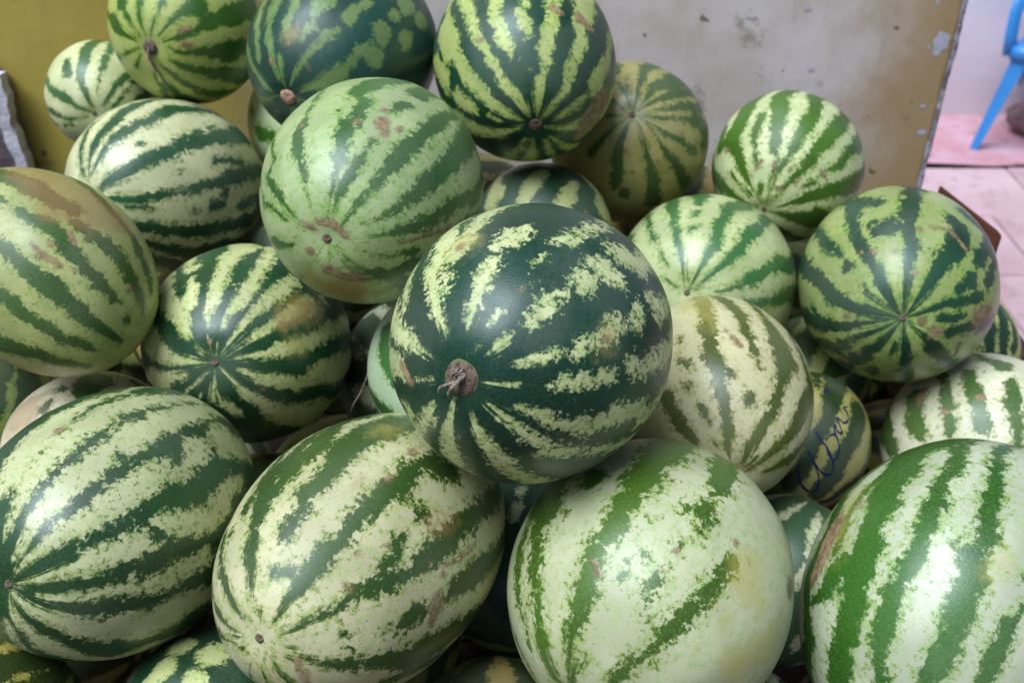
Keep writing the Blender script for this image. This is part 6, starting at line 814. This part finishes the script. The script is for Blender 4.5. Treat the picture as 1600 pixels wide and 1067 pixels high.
LIME = lin(118, 142, 44)
def style(word, pale, dark, lime=(120, 142, 48), rag=0.30, fleck=0.14, net=1.0, rough=0.36, bias=-0.006, speck=1.0):
    def warm(c, g_=0.10):
        l_ = 0.3 * c[0] + 0.6 * c[1] + 0.1 * c[2]
        c = (c[0] * (1 - g_) + l_ * g_ * 0.97, c[1] * (1 - g_) + l_ * g_, c[2] * (1 - g_) + l_ * g_ * 0.92)
        return (min(c[0] * 1.10, .9), min(c[1] * 1.03, .9), c[2] * 0.98, 1)
    return dict(word=word, speck=speck, bias=bias, pale=warm(lin(*pale)), dark=warm(tuple(x * 0.84 for x in lin(*dark)), -0.08), lime=warm(lin(*lime), 0.0), rag=rag, fleck=fleck, net=net, rough=rough)
STYLE = {
 'A': style('deep_green', (204, 212, 152), (20, 62, 46), (104, 132, 48), rag=.22, fleck=.30, rough=.35),
 'B': style('bottle_green', (184, 196, 112), (22, 68, 48), (112, 148, 44)),
 'C': style('blue_green', (118, 142, 86), (38, 76, 66), (84, 124, 56), fleck=.10),
 'D': style('leaf_green', (178, 190, 100), (62, 108, 38), (134, 160, 50), fleck=.08),
 'E': style('cream_green', (212, 216, 164), (70, 112, 66), (150, 166, 78), fleck=.08),
 'F': style('cream_striped', (212, 212, 166), (46, 92, 62), (128, 148, 70)),
 'G': style('soft_green', (170, 188, 132), (62, 106, 52), (118, 158, 60)),
 'H': style('olive_green', (174, 180, 112), (72, 102, 54), (134, 150, 66)),
 'I': style('dark_striped', (204, 208, 146), (28, 74, 44), (118, 146, 56)),
 'J': style('dark_olive', (176, 182, 116), (40, 74, 52), (104, 122, 58)),
 'K': style('ochre_green', (158, 148, 84), (58, 84, 38), (122, 128, 50)),
 'L': style('bright_striped', (204, 214, 160), (74, 112, 42), (128, 154, 60)),
 'M': style('fresh_striped', (188, 198, 142), (64, 110, 60), (128, 158, 66)),
 'N': style('mottled_green', (158, 170, 100), (36, 72, 50), (112, 150, 56), rag=.36, rough=.35),
 'O': style('cream_blotched', (202, 196, 152), (88, 102, 48), (146, 142, 72)),
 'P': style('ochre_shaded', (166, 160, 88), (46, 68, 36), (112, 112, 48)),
 'Q': style('cream_banded', (222, 220, 190), (84, 114, 60), (148, 156, 84)),
 'R': style('narrow_striped', (182, 190, 108), (42, 68, 48), (104, 122, 58)),
 'S': style('long_dark_striped', (196, 200, 150), (44, 80, 46), (112, 136, 48), fleck=.22),
 'T': style('long_blotched', (202, 198, 154), (58, 86, 40), (124, 146, 48), rag=.32, fleck=.2),
 'U': style('mint', (186, 192, 152), (76, 108, 42), (130, 154, 50), rag=.34, fleck=.26),
 'V': style('mint_white', (184, 192, 164), (60, 104, 42), (122, 156, 48), rag=.26, net=1.6, rough=.35),
 'W': style('cream_pink', (224, 212, 180), (72, 104, 62), (150, 144, 90)),
 'X': style('dark_mottled', (200, 208, 136), (36, 72, 46), (100, 124, 50)),
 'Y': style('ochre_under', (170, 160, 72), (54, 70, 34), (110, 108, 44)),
 'Z': style('dull_green', (170, 178, 100), (62, 96, 48), (118, 128, 56)),
 'a': style('mint_banded', (200, 226, 186), (70, 124, 62), (120, 156, 74)),
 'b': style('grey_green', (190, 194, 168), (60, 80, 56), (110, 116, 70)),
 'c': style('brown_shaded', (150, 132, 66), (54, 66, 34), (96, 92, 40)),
 'd': style('dark_blotched', (210, 220, 172), (38, 84, 62), (112, 140, 72)),
 'e': style('pale_blotched', (206, 208, 172), (62, 92, 62), (140, 150, 92)),
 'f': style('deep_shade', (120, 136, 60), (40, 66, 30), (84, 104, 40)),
 'g': style('light_green', (200, 222, 168), (78, 128, 52), (128, 164, 64)),
 'h': style('brown_tinged', (184, 150, 96), (84, 84, 44), (128, 112, 60)),
}
LABEL = {
 'A': 'large dark green melon with pale dashes and brown stem scar, topmost at centre',
 'B': 'dark melon with yellow-green stripes and a tan scar on its side, against the board',
 'C': 'dull blue-green melon with a pinkish stem button, at the back between two striped ones',
 'D': 'yellow-green melon with a curled dry stalk, cut by the top edge at left',
 'E': 'small cream and green striped melon by the ochre board, lowest at the far back left',
 'F': 'cream melon with long dark bands, below the one with the curled stalk',
 'G': 'soft green melon with tan scabs round its blossom end, behind the dark central one',
 'H': 'olive striped melon with a brown sunburnt shoulder, cut by the left edge',
 'I': 'dark melon with radiating cream stripes, in front of the scabby soft green one',
 'J': 'shaded dark melon with wide pale bands, just behind the top of the central one',
 'K': 'ochre-green melon with thin radiating stripes, in shade against the board',
 'L': 'bright striped melon before the board, furthest right in the back row',
 'M': 'fresh green striped melon half behind the central dark one, under the back row',
 'N': 'shiny mottled green melon with radiating stripes and a pink scar, at the right edge',
 'O': 'cream melon with olive blotches and ochre tinge, right of the central dark one',
 'P': 'shaded ochre and green melon with blue handwriting on it',
 'Q': 'cream melon with upright green bands at the right edge, under the shiny mottled one',
 'R': 'narrow-striped dark melon peeping out at the right edge beside the pink ground',
 'S': 'long dark green melon with pale stripes, biggest at the lower left',
 'T': 'long cream melon with jagged green blotches and rusty scars, front row left of centre',
 'U': 'round mint-white melon with sparse green stripes and a yellowed side, front row',
 'V': 'mint-white melon with broad netted green stripes in the lower right corner',
 'W': 'cream and pinkish melon wedged behind the long dark striped one at left',
 'X': 'dark mottled melon under the two long ones, cut by the bottom edge',
 'Y': 'ochre and dark green melon in the bottom left corner',
 'Z': 'dull green melon deep in the gap behind the long blotched one',
 'a': 'mint-green banded melon tucked behind the left side of the central dark one',
 'b': 'greyish melon in deep shade between the radiating-striped and the mint banded one',
 'c': 'brownish shaded melon at the bottom edge between the two front-row melons',
 'd': 'dark blotched melon glimpsed in the gap under the central dark one',
 'e': 'pale blotched melon low between the mint-white ones, under the handwriting',
 'f': 'deep green shaded melon at the left edge under the olive sunburnt one',
 'g': 'light green melon peeping out under the dull blue-green one at the back',
 'h': 'brown-tinged melon in the gap behind the dark radiating-striped one',
}
for k_, d_ in MELONS.items():
    if d_['base'] == 'd': STYLE[k_]['bias'] = 0.012
for k_, v_ in (('U', 1.2), ('T', 1.2), ('N', 2.0), ('G', 1.7), ('C', 1.6), ('B', 1.3), ('H', 1.4)): STYLE[k_]['mott'] = v_
STYLE['N']['bias'] = 0.006
for k_, v_ in (('V', -.020), ('U', -.008), ('a', .03), ('T', -.020), ('S', .004), ('G', -.02), ('O', -.014)): STYLE[k_]['bias'] = v_
BIG = set('ABCDFGHIKLMNOSTUV')
ROOT = {}
POLES = set('ABCDEFGIKLMNOSTU')
def place_melon(key, pos, ax, b, c, data, st, label, nu, nv, dimple=0.03, name='watermelon'):
    seed = sum(ord(ch) * (i + 3) for i, ch in enumerate(key)) + 17
    me = melon_mesh('watermelon', b, c, seed, data, nu, nv, dimple, key)
    me.materials.append(rind_material(key, st, b, seed))
    R = frame(ax)
    M_ = Matrix.Translation(Vector(pos)) @ R.to_4x4()
    if key in POLES:
        o = bpy.data.objects.new(name, None); COL.objects.link(o)
        o.empty_display_size = 0.02
        o.matrix_world = M_
        obj('rind', me, None, o)
    else:
        o = obj(name, me)
        o.matrix_world = M_
    tag(o, label, 'watermelon', 'watermelons heaped in the stall')
    ROOT[key] = o
    return o
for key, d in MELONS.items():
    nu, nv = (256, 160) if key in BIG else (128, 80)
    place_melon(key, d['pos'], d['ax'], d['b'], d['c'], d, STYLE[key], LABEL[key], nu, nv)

def pole_part(key, kind, r, h, mat, cup=0.0, sink=0.0):
    d = MELONS[key]
    z = POLEZ[key] - sink
    me = disc(r, h, len(key) + ord(key[0]) * .37, cup)
    o = obj(kind, me, mat, ROOT[key])
    o.matrix_local = Matrix.Translation((0, 0, z))
    return o, z

# central melon: open corky stem scar with a torn fibrous plug and two curled stalks
o_, z_ = pole_part('A', 'stem_scar', .0170, .0026, rimm)
o2 = obj('stem_pit', disc(.0158, .0042, 3.3, cup=.0016), cork, o_); o2.matrix_local = Matrix.Translation((0, 0, .0008))
SC_A = o_
STEMZ = z_
for k in 'B':
    pole_part(k, 'stem_scar', .0095, .0035, cork, cup=.002)
pole_part('C', 'stem_scar', .0120, .0060, cork_pale, cup=.002)
pole_part('D', 'stem_scar', .0120, .0055, cork)
for k, r in (('G', .0055), ('I', .0045), ('K', .0055), ('L', .0045), ('N', .0048), ('S', .0045), ('T', .0048), ('E', .004), ('M', .0045), ('U', .0045), ('O', .0045), ('F', .0045)):
    pole_part(k, 'blossom_scar', r, .0022, cork, cup=.0008)
bpy.context.view_layer.update()
def local(key, vec):
    """direction given in world axes, turned into the melon's own axes"""
    return ROOT[key].matrix_world.to_3x3().inverted() @ Vector(vec)
dn = local('A', (0, 0, -1)); rt = local('A', (1, 0, 0))
def lp(z, right, down, out):
    return rt * right + dn * down + Vector((0, 0, z + out)) - Vector((0, 0, (rt * right + dn * down).z))
tendril(ROOT['A'], [lp(STEMZ, .001, .001, .002), lp(STEMZ, -.002, .002, .010), lp(STEMZ, -.008, .004, .013), lp(STEMZ, -.014, .008, .010), lp(STEMZ, -.0165, .014, .005)], .0016, .0011, fibre)
tendril(ROOT['A'], [lp(STEMZ, .004, -.004, .003), lp(STEMZ, .002, .001, .011), lp(STEMZ, -.002, .006, .013), lp(STEMZ, -.005, .012, .010), lp(STEMZ, -.0065, .017, .004)], .0018, .0010, fibre)
bm = bmesh.new()
rr_ = random.Random(2)
for k in range(26):
    a_ = rr_.uniform(0, 2 * math.pi); q_ = rr_.uniform(.0, .0062)
    x_, y_ = -0.003 + q_ * math.cos(a_), -.0055 + .7 * q_ * math.sin(a_)
    p0 = lp(STEMZ, x_, y_, .0035); p1 = lp(STEMZ, x_ + rr_.uniform(-.002, .002), y_ + rr_.uniform(-.001, .003), .0065 + rr_.uniform(0, .002))
    add_tube(bm, [p0, p1], [.0010, .0005], n=5)
pl_o = obj('fibrous_plug', from_bm('fibrous_plug', bm, True), fibre, ROOT['A'])
pl_o.parent = SC_A; pl_o.matrix_local = Matrix.Translation((0, 0, -STEMZ))
pl_o['kind'] = 'stuff'
dn = local('D', (0, 0, -1)); rt = local('D', (1, 0, 0))
zD = POLEZ['D']
tendril(ROOT['D'], [lp(zD, .000, .000, .002), lp(zD, .001, .005, .010), lp(zD, .004, .014, .011), lp(zD, .008, .026, .009), lp(zD, .013, .036, .006)], .0028, .0012, cork)
tendril(ROOT['D'], [lp(zD, -.003, .002, .002), lp(zD, -.002, .010, .008), lp(zD, .002, .022, .008), lp(zD, .005, .032, .005)], .0016, .0009, cork_pale)

# blue marker handwriting on the shaded ochre melon
ink_n = NT('blue_marker_ink')
ink = ink_n.finish(lin(18, 26, 78), 0.6)
dP = MELONS['P']
for stv in INK:
    P = [Vector(sph(a, l)) for a, l in stv]
    sm_ = []
    for i in range(len(P) - 1):
        p0, p1, p2, p3 = P[max(i - 1, 0)], P[i], P[i + 1], P[min(i + 2, len(P) - 1)]
        for k in range(8):
            t = k / 8
            sm_.append(0.5 * ((2 * p1) + (p2 - p0) * t + (2 * p0 - 5 * p1 + 4 * p2 - p3) * t * t + (3 * p1 - p0 - 3 * p2 + p3) * t ** 3))
    sm_.append(P[-1])
    bm = bmesh.new()
    rows = []
    for i, p in enumerate(sm_):
        p = p.normalized()
        tng = (sm_[min(i + 1, len(sm_) - 1)] - sm_[max(i - 1, 0)])
        side = tng.cross(p)
        side = side.normalized() if side.length > 1e-9 else p.orthogonal().normalized()
        w = 0.0125 * (1 + 0.3 * math.sin(i * .35) + 0.2 * math.sin(i * 1.3))
        row = []
        for s_ in (-1, 0, 1):
            u_ = (p + side * w * s_).normalized() * (1.0125 if s_ == 0 else 1.0095)
            row.append(bm.verts.new((u_.x * dP['b'], u_.y * dP['b'], u_.z * dP['c'])))
        rows.append(row)
    for a, b in zip(rows[:-1], rows[1:]):
        for k in range(2):
            bm.faces.new((a[k], a[k + 1], b[k + 1], b[k]))
    bmesh.ops.recalc_face_normals(bm, faces=bm.faces)
    w_ = obj('handwriting', from_bm('handwriting', bm, True), ink, ROOT['P'])
    w_['label'] = 'stroke of blue marker handwriting'

# melons underneath that carry the heap
for i, (pos, ax, r, lab_) in enumerate(FILL):
    rr_ = random.Random(i * 7 + 1)
    m_ = []
    n_ = rr_.choice((10, 11, 12))
    for j in range(n_):
        lo_ = j * 360 / n_ + rr_.gauss(0, 5)
        m_.append([(lo_ + rr_.gauss(0, 4), la_, (3 + 9 * math.cos(math.radians(la_))) * rr_.uniform(.6, 1.1)) for la_ in range(-80, 81, 20)])
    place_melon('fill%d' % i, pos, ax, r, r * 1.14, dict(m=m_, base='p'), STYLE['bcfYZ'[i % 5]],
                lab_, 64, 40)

# loose dry tendril hanging in the dark gap
bm = bmesh.new()
add_tube(bm, [(-.188, .90, 1.018), (-.182, .898, 1.034), (-.172, .897, 1.052), (-.164, .90, 1.072), (-.160, .905, 1.09)], [.0008, .0009, .0009, .0008, .0006], n=6)
tag(obj('dry_tendril', from_bm('dry_tendril', bm, True), fibre),
    'thin pale dry tendril hanging in the dark gap left of the central melon', 'tendril')
